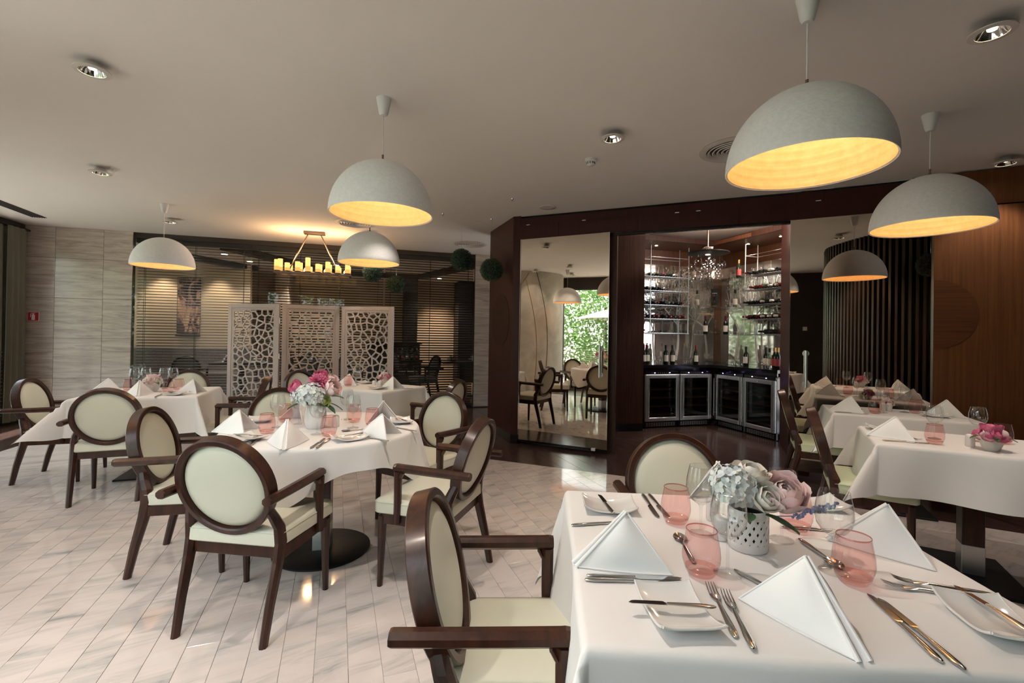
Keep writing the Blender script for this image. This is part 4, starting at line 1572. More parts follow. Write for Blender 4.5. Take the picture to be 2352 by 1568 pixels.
arm = Maker(make_chair)
for x, y, fw, lb in (
        (.02, 1.375, 0, 'armchair in the left foreground, brown arms reaching to the square table'),
        (.79, 2.02, 270, 'armchair facing us behind the flowers of the foreground table'),
        (-1.24, 2.315, 82, 'armchair seen from behind at the near side of the round table'),
        (-1.91, 2.85, 12.6, 'armchair at the left side of the round table, turned right'),
        (-.41, 2.71, 163, 'armchair at the right side of the round table, seat towards us'),
        (-.66, 3.55, 238, 'armchair with bluish shine at the far right of the round table'),
        (-1.76, 3.66, 308, 'armchair behind the round table flowers, facing us'),
        (-4.17, 4.355, 17.5, 'leftmost armchair beside the curtain'),
        (-3.275, 3.90, 112, 'armchair seen from behind at the front of the left square table'),
        (-3.72, 5.27, 289, 'armchair behind the left square table, only its top showing'),
        (-2.77, 4.74, 199, 'armchair seen from the side between the left table and the screen'),
        (-2.36, 5.60, 336, 'armchair standing against the middle leaf of the folding screen'),
        (-.80, 4.95, 160, 'armchair at the right end of the table behind the round one')):
    arm((x, y, 0), rad(fw - 90), lb, 'round backed armchairs')
side = Maker(lambda: make_chair(False, 'leather_green'))
for x, y, fw, lb in ((2.33, 3.12, -29, 'armless chair with green seat at the left end of the near narrow table'), (2.77, 4.24, -26, 'armless chair with green seat beside the bar jamb at the far narrow table')):
    side((x, y, 0), rad(fw - 90), lb, 'armless chairs with green seats')


# ---------------------------------------------------------------- tables and cloths
def table(name, label, c, rz, w, d, kind, group=None):
    t = thing(name, label, 'table', (c[0], c[1], 0), rz, group)
    if kind == 'round':
        MB().lathe([(0, TZ - .034), (w - .012, TZ - .034), (w - .012, TZ - .006), (0, TZ - .006)], 64).build('table_top', M['chair'], t)
        MB().lathe([(0, 0), (.285, 0), (.29, .004), (.29, .012), (.284, .016), (0, .017)], 64).build('base_plate', M['blackmetal'], t)
    else:
        MB().box((0, 0, TZ - .021), (w - .02, d - .02, .028), .004).build('table_top', M['chair'], t)
        bw, bd = (.44, .44) if kind == 'sq' else (.40, .58)
        MB().box((0, 0, .008), (bw, bd, .016), .003).build('base_plate', M['blackmetal'], t)
    MB().box((0, 0, .10), (.105, .105, .17), .003).build('steel_collar', M['steel'], t)
    MB().box((0, 0, .455), (.102, .102, .55), .003).build('column', M['chair'], t)
    MB().box((0, 0, TZ - .042), (.35, .35, .016), .002).build('top_bracket', M['blackmetal'], t)
    return t


def cloth_rect(name, label, c, rz, w, d, over, seed, flare=.10, cflare=(.55, .55, .55, .55), group='white tablecloths'):
    """linen sheet: flat on the top, hanging over the edges, the corners drawn out into cones"""
    rnd = random.Random(seed)
    a, b = w / 2, d / 2
    ph = [rnd.uniform(0, 6.28) for _ in range(8)]

    def axis(h):
        k = 18
        flat = [-h + 2 * h * i / k for i in range(k + 1)]
        rim = [.006, .016, .03] + [over * i / 9 for i in range(1, 10) if over * i / 9 > .035]
        return [-h - r for r in reversed(rim)] + flat + [h + r for r in rim]
    U, V = axis(a), axis(b)

    def drop(r):                             # soft roll over the edge: returns (outward, down)
        R0 = .016
        if r < R0 * PI / 2:
            t = r / R0
            return R0 * math.sin(t), R0 * (1 - math.cos(t))
        return R0, R0 + (r - R0 * PI / 2)

    def pos(u, v):
        du, dv = max(abs(u) - a, 0), max(abs(v) - b, 0)
        su, sv = (1 if u > 0 else -1), (1 if v > 0 else -1)
        if du == 0 and dv == 0:
            return (u, v, 0)
        if du > 0 and dv > 0:
            r = math.hypot(du, dv)
            phi = math.atan2(dv, du)
            k = (0 if su > 0 else 1) + (0 if sv > 0 else 2)
            o, h = drop(r)
            f = flare + (cflare[k] - flare) * math.sin(2 * phi) ** 2
            out = o + h * f
            h *= math.sqrt(max(1 - f * f, .1))
            ps = phi
            # gather: the cone is pinched towards its diagonal
            ps = PI / 4 + (phi - PI / 4) * (1 - .35 * min(1, r / over))
            return (su * (a + out * math.cos(ps)), sv * (b + out * math.sin(ps)), -h)
        r = du + dv
        o, h = drop(r)
        if du > 0:
            w_ = math.sin(v * 7 + ph[0 if su > 0 else 1]) * .5 + .5 * math.sin(v * 13 + ph[2])
            edge = min(1, (b - abs(v)) / .12)
            out = o + h * (flare + .16 * w_ * edge)
            return (su * (a + out), v, -h)
        w_ = math.sin(u * 7 + ph[3 if sv > 0 else 4]) * .5 + .5 * math.sin(u * 13 + ph[5])
        edge = min(1, (a - abs(u)) / .12)
        out = o + h * (flare + .16 * w_ * edge)
        return (u, sv * (b + out), -h)
    vv = [pos(u, v) for u in U for v in V]
    m = len(V)
    ff = [(i * m + j, (i + 1) * m + j, (i + 1) * m + j + 1, i * m + j + 1) for i in range(len(U) - 1) for j in range(m - 1)]
    o = MB().add(vv, ff, True).build(name, M['cloth'], None, (c[0], c[1], TZ), rz, fix=False)
    # hem: a narrow doubled band along the edge
    ring = [pos(U[0], v) for v in V] + [pos(u, V[-1]) for u in U[1:]] + [pos(U[-1], v) for v in reversed(V[:-1])] + [pos(u, V[0]) for u in reversed(U[:-1])]
    ins = [pos(U[2], min(max(v, V[2]), V[-3])) for v in V] + [pos(min(max(u, U[2]), U[-3]), V[-3]) for u in U[1:]] + [pos(U[-3], min(max(v, V[2]), V[-3])) for v in reversed(V[:-1])] + [pos(min(max(u, U[2]), U[-3]), V[2]) for u in reversed(U[:-1])]
    hv = [tuple(Vector(p) * 1.0012) for p in ring + ins]
    n = len(ring)
    MB().add(hv, [(i, (i + 1) % n, n + (i + 1) % n, n + i) for i in range(n)], True).build('hem', M['cloth'], o, fix=False)
    return tag(o, label, 'tablecloth', group)


def cloth_round(label, c, Rr, hem, corner, th0):
    def fn(u, v):
        th = 2 * PI * u
        if v < .5:
            r = Rr * (v / .5)
            return (r * math.cos(th), r * math.sin(th), 0)
        t = (v - .5) / .5
        pk = abs(math.cos(2 * (th - th0))) ** 3
        L = (hem + corner * pk) * t
        R0 = .016
        if L < R0 * PI / 2:
            o, h = R0 * math.sin(L / R0), R0 * (1 - math.cos(L / R0))
        else:
            o, h = R0, R0 + L - R0 * PI / 2
        wv = .5 * math.sin(9 * th + 1.0) + .35 * math.sin(14 * th + .4) + .3 * math.sin(5 * th)
        dent = sum(math.exp(-(((th - c_ + PI) % (2 * PI) - PI) / .16) ** 2) for c_ in (rad(-70), rad(-121)))
        out = o + h * ((.04 + .12 * wv + .16 * pk) * (1 - min(1, dent)) - .04 * dent)
        return ((Rr + out) * math.cos(th), (Rr + out) * math.sin(th), -h)
    vs_ = [0, .15, .3, .42, .48, .5, .512, .525, .545, .57, .61, .66, .72, .79, .86, .93, .975, 1.0]
    mb = MB()
    n = 160
    vv = [fn(i / n, v) for i in range(n) for v in vs_]
    m = len(vs_)
    ff = [(i * m + j, ((i + 1) % n) * m + j, ((i + 1) % n) * m + j + 1, i * m + j + 1) for i in range(n) for j in range(m - 1)]
    o = mb.add(vv, ff, True).build('tablecloth', M['cloth'], None, (c[0], c[1], TZ), 0, fix=False)
    hv = [tuple(Vector(fn(i / n, v)) * 1.0012) for v in (.93, 1.0) for i in range(n)]
    MB().add(hv, [(i, (i + 1) % n, n + (i + 1) % n, n + i) for i in range(n)], True).build('hem', M['cloth'], o, fix=False)
    return tag(o, label, 'tablecloth', 'white tablecloths')


T1 = ((.690, 1.330), rad(-4.5), .99, .905)
table('square_table', 'square table under the cloth in the right foreground', *T1, 'sq')
cloth_rect('tablecloth', 'white linen cloth on the foreground square table', *T1, .34, 1, .05, (.4, .35, .62, .45))
table('round_table', 'round pedestal table with black disc base', (-1.18, 2.97), rad(12), .57, 0, 'round')
cloth_round('white cloth draped in waves over the round table', (-1.18, 2.97), .57, .15, .17, rad(-93))
T4 = ((-3.434, 4.48), rad(19), .92, .80)
table('square_table', 'square table by the stone wall at the left', *T4, 'sq')
cloth_rect('tablecloth', 'white cloth on the left square table, long corner hanging at its left', *T4, .33, 4, .10, (.5, .5, .45, .72))
T3 = ((-1.53, 5.25), rad(-27.5), .84, .68)
table('square_table', 'table between the round one and the folding screen', *T3, 'sq')
cloth_rect('tablecloth', 'white cloth on the table before the folding screen', *T3, .34, 6, .08, (.42, .42, .42, .42))
T5 = ((2.75, 2.79), rad(-29), .98, .63)
table('narrow_table', 'narrow table with wood column and steel collar near the brown panel', *T5, 'rect')
cloth_rect('tablecloth', 'white cloth on the near narrow table, corner pointing at us', *T5, .30, 8, .10, (.5, .5, .5, .62))
T6 = ((3.235, 3.93), rad(-26), .94, .55)
table('narrow_table', 'narrow table in front of the right mirror door', *T6, 'rect')
cloth_rect('tablecloth', 'white cloth on the far narrow table by the right mirror', *T6, .29, 9, .10, (.4, .45, .4, .6))


# ---------------------------------------------------------------- table ware
def make_napkin():
    t = MB()
    L, F, Rr, T, K = Vector((-.105, -.085, 0)), Vector((0, .135, 0)), Vector((.105, -.085, 0)), Vector((0, -.01, .128)), Vector((0, -.02, 0))
    # each wing: a thin folded sheet from the spine (T-F) to its base corner
    for s, C_ in ((-1, L), (1, Rr)):
        def fn(u, v, s=s, C_=C_):
            sp = T.lerp(F, u) + Vector((s * (.004 + .008 * u), 0, 0))
            tip = T.lerp(C_, u)
            p = sp.lerp(tip, v)
            bulge = math.sin(PI * v) * math.sin(PI * min(1, u * 1.05)) * .010
            return tuple(p + Vector((s * bulge, bulge * .6, bulge * .3)))
        t.grid(fn, 12, 10)
        t.grid(lambda u, v: tuple(Vector(fn(u, v)) + Vector((-s * .005, -.006, -.003 * (1 - u)))), 12, 10)
        # rolled spine edge
        t.tube([T.lerp(F, k / 10) + Vector((s * (.0045 + .0075 * k / 10), 0, .001)) for k in range(11)], [.0035 + .0015 * k / 10 for k in range(11)], 8)
        t.tube([T.lerp(C_, k / 10) + Vector((0, -.003, 0)) for k in range(11)], .0026, 6)
        t.tube([F.lerp(C_, k / 10) + Vector((s * (.011 * (1 - k / 10) + .006 * math.sin(PI * k / 10)), .004 * math.sin(PI * k / 10), .002)) for k in range(11)], .0022, 6)
    t.grid(lambda u, v: tuple(T.lerp(F, u) + Vector(((v - .5) * 2 * (.0045 + .0075 * u), -.004 * math.sin(PI * v) - .001, -.002))), 10, 4)
    return tag(t.build('folded_napkin', M['napkin']), '', 'napkin')


def make_tumbler():
    t = thing('tumbler', '', 'glass')
    prof = [(.030, .012), (.040, .020), (.0455, .038), (.0465, .052), (.0445, .072), (.040, .095), (.0372, .112), (.0368, .1155), (.0360, .1155)]
    MB().lathe(prof, 36).build('bowl', M['pink'], t)
    MB().lathe([(0, .001), (.024, .001), (.032, .004), (.0385, .014), (.040, .020), (.034, .018), (.018, .013), (0, .012)], 36).build('thick_base', M['pinkbase'], t)
    MB().lathe([(.0372, .1125), (.0378, .1145), (.0370, .1165), (.0360, .115)], 36).build('rim', M['pinkrim'], t)
    return t


def make_wine():
    t = thing('wine_glass', '', 'glass')
    MB().lathe([(.004, .090), (.012, .094), (.028, .105), (.040, .124), (.0445, .145), (.0425, .172), (.037, .198), (.0345, .2085), (.0338, .2085), (.0362, .198), (.0416, .172), (.0435, .145), (.039, .1245), (.027, .106), (0, .096)], 36).build('bowl', M['clear'], t)
    MB().lathe([(.0048, .010), (.0038, .03), (.0036, .06), (.0045, .085), (.010, .0925)], 14).build('stem', M['clear'], t)
    MB().lathe([(0, .0015), (.034, .0012), (.0345, .0025), (.020, .005), (.006, .010), (.0, .012)], 32).build('foot', M['clear'], t)
    MB().lathe([(.0338, .2075), (.0346, .2095), (.0352, .208)], 36).build('rim', M['clear'], t)
    return t


def make_plate():
    def top(u, v):
        x, y = (u - .5) * 2, (v - .5) * 2
        k = 1 - .10 * y * y
        z = .006 + .020 * abs(y) ** 2.6 + .006 * abs(x) ** 4
        return (x * .062 * (1 + .04 * abs(y)), y * .086 * (1 + .02 * x * x), z)
    mb = MB().grid(top, 16, 20)
    mb.grid(lambda u, v: (top(u, v)[0] * .995, top(u, v)[1] * .995, max(top(u, v)[2] - .005, .0005)), 16, 20)
    rim = [top(0, k / 20) for k in range(20)] + [top(k / 16, 1) for k in range(16)] + [top(1, 1 - k / 20) for k in range(20)] + [top(1 - k / 16, 0) for k in range(17)]
    mb.tube([(x, y, z - .0025) for x, y, z in rim], .0030, 8)
    return tag(mb.build('side_plate', M['ceramic']), '', 'plate')


def flat_loft(secs):
    """secs along y: (y, half width, half thickness, z)"""
    return [((0, y, z), (w, 0, 0), (0, 0, h)) for y, w, h, z in secs]


def handle_secs(y0, y1, z=.0035):
    l = y1 - y0
    return [(y0, .002, .0012, z), (y0 + .004, .0055, .0022, z), (y0 + .02, .0085, .003, z), (y0 + l * .35, .0078, .0034, z + .0005), (y0 + l * .75, .0055, .0030, z + .001), (y1, .0042, .0026, z + .001)]


def make_knife(L=.235, bl=.115, bw=.0095):
    t = thing('table_knife', '', 'knife')
    y0 = -L / 2
    yb = L / 2 - bl
    MB().loft(flat_loft(handle_secs(y0, yb)), 10).build('handle', M['cutlery'], t)
    b = MB()
    n = 12
    vv, ff = [], []
    for k in range(n + 1):
        q = k / n
        y = yb + bl * q
        e = bw * (1.25 - .25 * q) if q < .78 else bw * math.sqrt(max(0, 1 - ((q - .78) / .22) ** 2)) * 1.05
        vv += [(-.005, y, .0042), (-.005, y, .0026), (-.005 + .005 + e if k else .004, y, .0031), (-.005 + .005 + e if k else .004, y, .0036)]
        if q > .96:
            vv[-4] = (-.002, y, .0042)
            vv[-3] = (-.002, y, .0026)
    for k in range(n):
        for i in range(4):
            ff.append((k * 4 + i, k * 4 + (i + 1) % 4, k * 4 + 4 + (i + 1) % 4, k * 4 + 4 + i))
    ff += [(0, 1, 2, 3), (n * 4 + 3, n * 4 + 2, n * 4 + 1, n * 4)]
    b.add(vv, ff).build('blade', M['chrome'], t)
    return t


def make_butter():
    t = make_knife(.185, .082, .0085)
    t.name = 'butter_knife'
    return t


def make_fork():
    t = thing('table_fork', '', 'fork')
    MB().loft(flat_loft(handle_secs(-.10, .028)), 10).build('handle', M['cutlery'], t)
    h = MB().loft(flat_loft([(.028, .0042, .0024, .005), (.038, .009, .0016, .0042), (.05, .0118, .0013, .0036), (.058, .0120, .0012, .0036)]), 10)
    for x in (-.0098, -.0034, .0034, .0098):
        h.loft([((x, .056, .0036), (.0020, 0, 0), (0, 0, .0012)), ((x, .075, .0046), (.0018, 0, 0), (0, 0, .0012)), ((x * .96, .092, .0082), (.0016, 0, 0), (0, 0, .0011)), ((x * .94, .1, .011), (.0008, 0, 0), (0, 0, .0007))], 6)
    h.build('tines', M['cutlery'], t)
    return t


def make_spoon():
    t = thing('spoon', '', 'spoon')
    MB().loft(flat_loft(handle_secs(-.095, .035)), 10).build('handle', M['cutlery'], t)

    def bowl(u, v):
        r, a_ = u, 2 * PI * v
        x, y = .019 * r * math.cos(a_), .030 * r * math.sin(a_)
        return (x * (1 - .15 * math.sin(a_)), .062 + y, .0075 - .0065 * (1 - r * r))
    MB().grid(bowl, 6, 24, False, True).grid(lambda u, v: (bowl(u, v)[0] * 1.03, bowl(u, v)[1], bowl(u, v)[2] - .0012), 6, 24, False, True).build('spoon_bowl', M['chrome'], t)
    return t


def make_shaker():
    t = thing('salt_shaker', '', 'shaker')
    MB().lathe([(0, 0), (.020, 0), (.0215, .003), (.0215, .058), (.0195, .066), (.0125, .0715), (0, .073)], 28).build('body', M['ceramic'], t)
    mb = MB()
    for k in range(5):
        a_ = 2 * PI * k / 5
        mb.lathe([(0, 0), (.0012, 0), (.0012, .0006), (0, .0006)], 8, c=(.005 * math.cos(a_), .005 * math.sin(a_), .0728))
    mb.build('holes', M['black'], t)
    return t


nap, tum, win, pla, kni, but, frk, spo, sha = [Maker(f) for f in (make_napkin, make_tumbler, make_wine, make_plate, make_knife, make_butter, make_fork, make_spoon, make_shaker)]
ZT = TZ + .0012


def ang2(a, b):
    """heading (for a shape whose long axis is +y) from a to b"""
    return math.atan2(b[1] - a[1], b[0] - a[0]) - PI / 2


def mid(a, b):
    return ((a[0] + b[0]) / 2, (a[1] + b[1]) / 2)


def put(mk, a, b, label, group, z=0.0):
    m_ = mid(a, b)
    return mk((m_[0], m_[1], ZT + z), ang2(a, b), label, group)


def at(mk, p, label, group, rz=0.0, z=0.0):
    return mk((p[0], p[1], ZT + z), rz, label, group)


def tilt(o, deg):
    o.rotation_euler = (rad(deg), 0, o.rotation_euler[2])


G = 'folded napkins', 'pink tumblers', 'stemmed wine glasses', 'side plates', 'table knives', 'butter knives', 'table forks', 'spoons', 'shakers'
# foreground table
for p, r, lb in (((.305, 1.262), 104, 'folded napkin at the left side of the foreground table, between plate and knives'), ((.650, 1.010), 188, 'folded napkin nearest to us in the middle of the foreground table'),
                 ((1.085, 1.360), 65, 'folded napkin at the right edge of the foreground table behind the pink glass'), ((.800, 1.800), -20, 'folded napkin at the back of the foreground table behind the flowers')):
    at(nap, p, lb, G[0], rad(r))
for p, lb in (((.490, 1.190), 'pink tumbler at the left front, before the white pierced vase'), ((.541, 1.520), 'pink tumbler at the back left of the foreground table'),
              ((.858, 1.165), 'pink tumbler at the right of the near napkin on the foreground table'), ((.908, 1.480), 'pink tumbler behind the lavender sprig')):
    at(tum, p, lb, G[1])
for p, lb in (((.560, 1.195), 'wine glass directly in front of the hydrangea'), ((.588, 1.435), 'wine glass left behind the hydrangea'),
              ((.844, 1.215), 'wine glass behind the right pink tumbler of the foreground table'), ((.817, 1.402), 'wine glass behind the pink peony')):
    at(win, p, lb, G[2])
at(sha, (.637, 1.405), 'white shaker left of the pierced vase', G[8])
at(sha, (.675, 1.550), 'white shaker behind the hydrangea on the foreground table', G[8])
at(pla, (.367, 1.015), 'square white side plate in front, butter knife across it', G[3], rad(3))
at(pla, (.348, 1.635), 'white side plate at the back left corner of the foreground table', G[3], rad(86))
at(pla, (1.035, .995), 'white side plate at the right front with a knife on it', G[3], rad(-12))
at(pla, (1.105, 1.690), 'white side plate at the back right behind the wine glass', G[3], rad(86))
put(but, (.445, 1.004), (.264, 1.018), 'butter knife lying across the front side plate', G[5], .022)
put(but, (.346, 1.565), (.333, 1.730), 'butter knife on the back left side plate', G[5], .010)
put(but, (1.045, .935), (1.056, 1.100), 'butter knife on the right front side plate', G[5], .022)
put(kni, (.194, 1.173), (.434, 1.164), 'upper knife of the pair beside the left napkin', G[4])
put(kni, (.196, 1.152), (.416, 1.143), 'lower knife of the pair beside the left napkin', G[4])
put(kni, (.813, .879), (.850, 1.104), 'left knife of the pair at the right front of the foreground table', G[4])
put(kni, (.838, .868), (.860, 1.078), 'right knife of the pair at the right front of the foreground table', G[4])
put(kni, (.508, 1.772), (.498, 1.571), 'left knife of the pair at the back edge of the foreground table', G[4])
put(kni, (.533, 1.773), (.533, 1.575), 'right knife of the pair at the back edge, beside the pink tumbler', G[4])
put(kni, (1.07, 1.46), (.90, 1.49), 'dark looking knife behind the right wine glass', G[4])
put(frk, (.458, .939), (.488, 1.135), 'left fork of the crossed pair by the front side plate', G[6])
put(frk, (.472, .895), (.508, 1.100), 'right fork of the crossed pair by the front side plate', G[6], .004)
put(frk, (1.110, 1.090), (.921, 1.154), 'lower fork pointing left at the right front', G[6])
put(frk, (1.150, 1.104), (.958, 1.172), 'upper fork pointing left at the right front', G[6], .004)
put(frk, (.197, 1.481), (.395, 1.515), 'fork behind the left napkin of the foreground table', G[6])
put(spo, (.493, 1.245), (.515, 1.430), 'spoon standing out behind the left front pink tumbler', G[7])
put(spo, (.873, 1.402), (.872, 1.225), 'spoon between the vase and the right wine glass', G[7])
put(spo, (.590, 1.205), (.660, 1.05), 'spoon half hidden behind the near napkin', G[7])
# round table
TR = 'the round table'
for p, r, lb in (((-1.625, 2.78), 95, 'folded napkin at the left rim of the round table'), ((-1.195, 2.50), 200, 'folded napkin at the front of the round table'), ((-.76, 2.73), 80, 'folded napkin at the right front of the round table'),
                 ((-.89, 3.26), 20, 'beige looking folded napkin at the right back of the round table'), ((-1.45, 3.22), -20, 'folded napkin behind the round table bouquet')):
    at(nap, p, lb, G[0], rad(r))
for p, lb in (((-1.431, 2.748), 'pink tumbler at the left front of the round table'), ((-1.50, 3.11), 'pink tumbler behind the left wine glass of the round table'), ((-1.05, 2.705), 'pink tumbler in front of the round table vase'),
              ((-1.05, 3.14), 'pink tumbler right behind the round table vase'), ((-.886, 2.998), 'pink tumbler at the right of the round table')):
    at(tum, p, lb, G[1])
for p, lb in (((-1.455, 2.92), 'wine glass at the left of the round table bouquet'), ((-1.375, 3.04), 'wine glass left behind the round table bouquet'), ((-.99, 2.94), 'wine glass at the right of the round table bouquet'),
              ((-1.135, 2.745), 'wine glass directly before the round table vase'), ((-1.13, 3.22), 'wine glass behind the round table bouquet')):
    at(win, p, lb, G[2])
at(sha, (-1.115, 2.985), 'grey white shaker right of the round table vase', G[8])
for p, r, lb in (((-1.44, 2.575), 60, 'side plate at the left front of the round table'), ((-.90, 2.62), -50, 'side plate in front of the right napkin on the round table'), ((-.73, 3.13), 20, 'side plate at the right rim of the round table'), ((-1.66, 3.10), 30, 'side plate at the left back of the round table')):
    at(pla, p, lb, G[3], rad(r))
put(kni, (-1.028, 2.425), (-1.045, 2.62), 'left knife of the pair at the front rim of the round table', G[4])
put(kni, (-1.000, 2.432), (-1.018, 2.625), 'right knife of the pair at the front rim of the round table', G[4])
put(frk, (-1.355, 2.435), (-1.405, 2.635), 'fork beside the front napkin of the round table', G[6])
put(frk, (-.66, 2.585), (-.84, 2.69), 'fork at the right front rim of the round table', G[6])
put(frk, (-1.375, 2.43), (-1.425, 2.625), 'second fork left of the front napkin of the round table', G[6], .004)
put(kni, (-.60, 2.88), (-.74, 2.98), 'knife at the right rim of the round table', G[4])
put(spo, (-.88, 2.92), (-1.01, 2.835), 'spoon at the right of the round table', G[7])
put(but, (-1.53, 2.60), (-1.37, 2.57), 'butter knife on the left front plate of the round table', G[5], .022)
put(but, (-.95, 2.56), (-.85, 2.69), 'butter knife on the right front plate of the round table', G[5], .022)
put(but, (-.78, 3.19), (-.68, 3.07), 'butter knife on the right plate of the round table', G[5], .022)
# table before the screen
for p, r, lb in (((-1.86, 5.34), 110, 'folded napkin at the left of the table before the screen'), ((-1.30, 5.10), 70, 'folded napkin at the right front of the table before the screen')):
    at(nap, p, lb, G[0], rad(r))
at(tum, (-1.83, 5.24), 'pink tumbler on the table before the screen', G[1])
for p, lb in (((-1.775, 5.36), 'wine glass left on the table before the screen'), ((-1.44, 5.31), 'wine glass before the pink flowers on the table at the screen')):
    at(win, p, lb, G[2])
at(sha, (-1.525, 5.20), 'left one of the shaker pair on the table before the screen', G[8])
at(sha, (-1.465, 5.21), 'right one of the shaker pair on the table before the screen', G[8])
at(pla, (-1.43, 5.02), 'side plate at the front of the table before the screen', G[3], rad(60))
at(pla, (-1.72, 5.55), 'side plate at the back of the table before the screen', G[3], rad(60))
put(but, (-1.48, 5.04), (-1.34, 4.98), 'butter knife on the front plate of the table before the screen', G[5], .022)
put(frk, (-1.62, 5.52), (-1.78, 5.60), 'fork at the back of the table before the screen', G[6])
put(kni, (-1.08, 5.08), (-1.27, 5.02), 'knife by the right napkin of the table before the screen', G[4])
# left table
for p, r, lb in (((-3.83, 4.43), 150, 'folded napkin at the left edge of the left square table'), ((-3.42, 4.30), 215, 'folded napkin at the front of the left square table'), ((-3.06, 4.48), 100, 'folded napkin at the right edge of the left square table')):
    at(nap, p, lb, G[0], rad(r))
for p, lb in (((-3.70, 4.52), 'pink tumbler at the left of the left square table'), ((-3.235, 4.41), 'pink tumbler in front of the flowers on the left square table'), ((-3.27, 4.60), 'pink tumbler at the right of the left square table')):
    at(tum, p, lb, G[1])
for p, lb in (((-3.74, 4.64), 'wine glass at the far left of the left square table'), ((-3.72, 4.76), 'second wine glass from the left on the left square table'), ((-3.52, 4.74), 'third wine glass from the left on the left square table'), ((-3.50, 4.84), 'rightmost wine glass on the left square table')):
    at(win, p, lb, G[2])
at(pla, (-3.09, 4.30), 'side plate at the right front of the left square table', G[3], rad(100))
put(kni, (-3.15, 4.14), (-3.23, 4.32), 'knife at the front edge of the left square table', G[4])
put(spo, (-3.02, 4.38), (-3.17, 4.34), 'spoon on the right plate of the left square table', G[7], .02)
# near narrow table
at(nap, (2.40, 2.93), 'folded napkin at the left end of the near narrow table', G[0], rad(62))
at(nap, (3.07, 2.62), 'folded napkin at the right edge of the picture on the near narrow table', G[0], rad(10))
at(tum, (2.50, 2.755), 'pink tumbler at the front of the near narrow table', G[1])
at(win, (2.63, 2.90), 'wine glass behind the pink tumbler of the near narrow table', G[2])
at(win, (2.84, 2.84), 'wine glass behind the flower pot of the near narrow table', G[2])
at(tum, (2.95, 2.80), 'pink tumbler behind the flower pot of the near narrow table', G[1])
at(sha, (2.665, 2.71), 'white shaker left of the flower pot on the near narrow table', G[8])
put(kni, (2.255, 2.825), (2.465, 2.755), 'knife before the left napkin of the near narrow table', G[4])
put(frk, (2.50, 3.02), (2.49, 2.85), 'dark looking fork right of the left napkin on the near narrow table', G[6])
at(pla, (2.52, 3.16), 'side plate at the back of the near narrow table', G[3], rad(60))
# far narrow table
at(nap, (2.89, 3.99), 'folded napkin at the left end of the far narrow table', G[0], rad(62))
at(nap, (3.56, 3.83), 'folded napkin at the right end of the far narrow table', G[0], rad(70))
at(tum, (3.02, 3.875), 'pink tumbler at the left of the far narrow table', G[1])
at(tum, (3.40, 3.93), 'pink tumbler at the right of the far narrow table', G[1])
at(win, (3.12, 3.92), 'wine glass before the shakers of the far narrow table', G[2])
at(win, (3.345, 3.97), 'wine glass right of the shakers on the far narrow table', G[2])
at(sha, (3.19, 4.01), 'left one of the shaker pair on the far narrow table', G[8])
at(sha, (3.25, 4.015), 'right one of the shaker pair on the far narrow table', G[8])
put(kni, (2.735, 3.905), (2.90, 3.83), 'knife at the left edge of the far narrow table', G[4])
put(spo, (3.06, 4.08), (2.97, 3.98), 'spoon right of the left napkin on the far narrow table', G[7])
at(pla, (3.42, 3.76), 'side plate at the right front of the far narrow table', G[3], rad(60))


# ---------------------------------------------------------------- flowers
def petal(mb, Mx, w, l, cup, curl, tipw=.25):
    def fn(u, v):
        x = (u - .5) * 2
        ww = w * (math.sin(PI * min(1, .18 + v * .72)) ** .8) * (1 if v < 1 else .85)
        return (x * ww, l * v * (1 - .08 * x * x), cup * (x * x * .5) * ww / w + curl * (v ** 2.2) + .012 * 0)
    mb.grid(fn, 4, 5, M=Mx)


def spiky(mb, c, r, layers, nrm=(0, 0, 1), seed=0):
    """dahlia: rings of narrow pointed petals"""
    rnd = random.Random(seed)
    B = Matrix.Translation(c) @ Vector(nrm).to_track_quat('Z', 'Y').to_matrix().to_4x4()
    for k, n in enumerate(layers):
        q = (k + 1) / len(layers)
        for i in range(n):
            a_ = 2 * PI * (i + .5 * (k % 2)) / n + rnd.uniform(-.12, .12)
            T_ = B @ Matrix.Rotation(a_, 4, 'Z') @ Matrix.Translation((0, r * .10 * q, r * .10 * (1 - q))) @ Matrix.Rotation(rad(78 - 76 * q + rnd.uniform(-5, 5)), 4, 'X')
            petal(mb, T_, r * .16, r * (.45 + .55 * q), r * .25, -r * .12 * q)
    return mb


def bloom(mb, c, r, layers, nrm=(0, 0, 1), open_=1.0, seed=0):
    """petals as patches of nested shells: closed over the middle, wider and lower outside"""
    rnd = random.Random(seed)
    B = Matrix.Translation(c) @ Vector(nrm).to_track_quat('Z', 'Y').to_matrix().to_4x4()
    nl = len(layers)
    for k, n in enumerate(layers):
        q = k / max(1, nl - 1)
        rho = r * (.30 + .70 * q)
        t1 = rad(14 + 62 * q * open_)
        for i in range(n):
            ph = 2 * PI * (i + .5 * (k % 2)) / n + rnd.uniform(-.2, .2)
            dw = PI / n * 1.55
            tt = t1 + rad(rnd.uniform(-7, 7))
            rr = rho * rnd.uniform(.94, 1.05)
            wv = rnd.uniform(0, 6)

            def fn(u, v, ph=ph, dw=dw, tt=tt, rr=rr, wv=wv, q=q):
                x = (u - .5) * 2
                th = rad(165) + (tt + .16 * x * x - rad(165)) * v
                wd = dw * (1 - .35 * v ** 4)
                az = ph + x * wd
                d = rr * (1 + .16 * q * v ** 5 + .035 * v * math.sin(4 * x + wv) - .05 * x * x * (1 - q))
                return (d * math.sin(th) * math.cos(az), d * math.sin(th) * math.sin(az), d * math.cos(th) * .92)
            mb.grid(fn, 5, 6, M=B)
    return mb


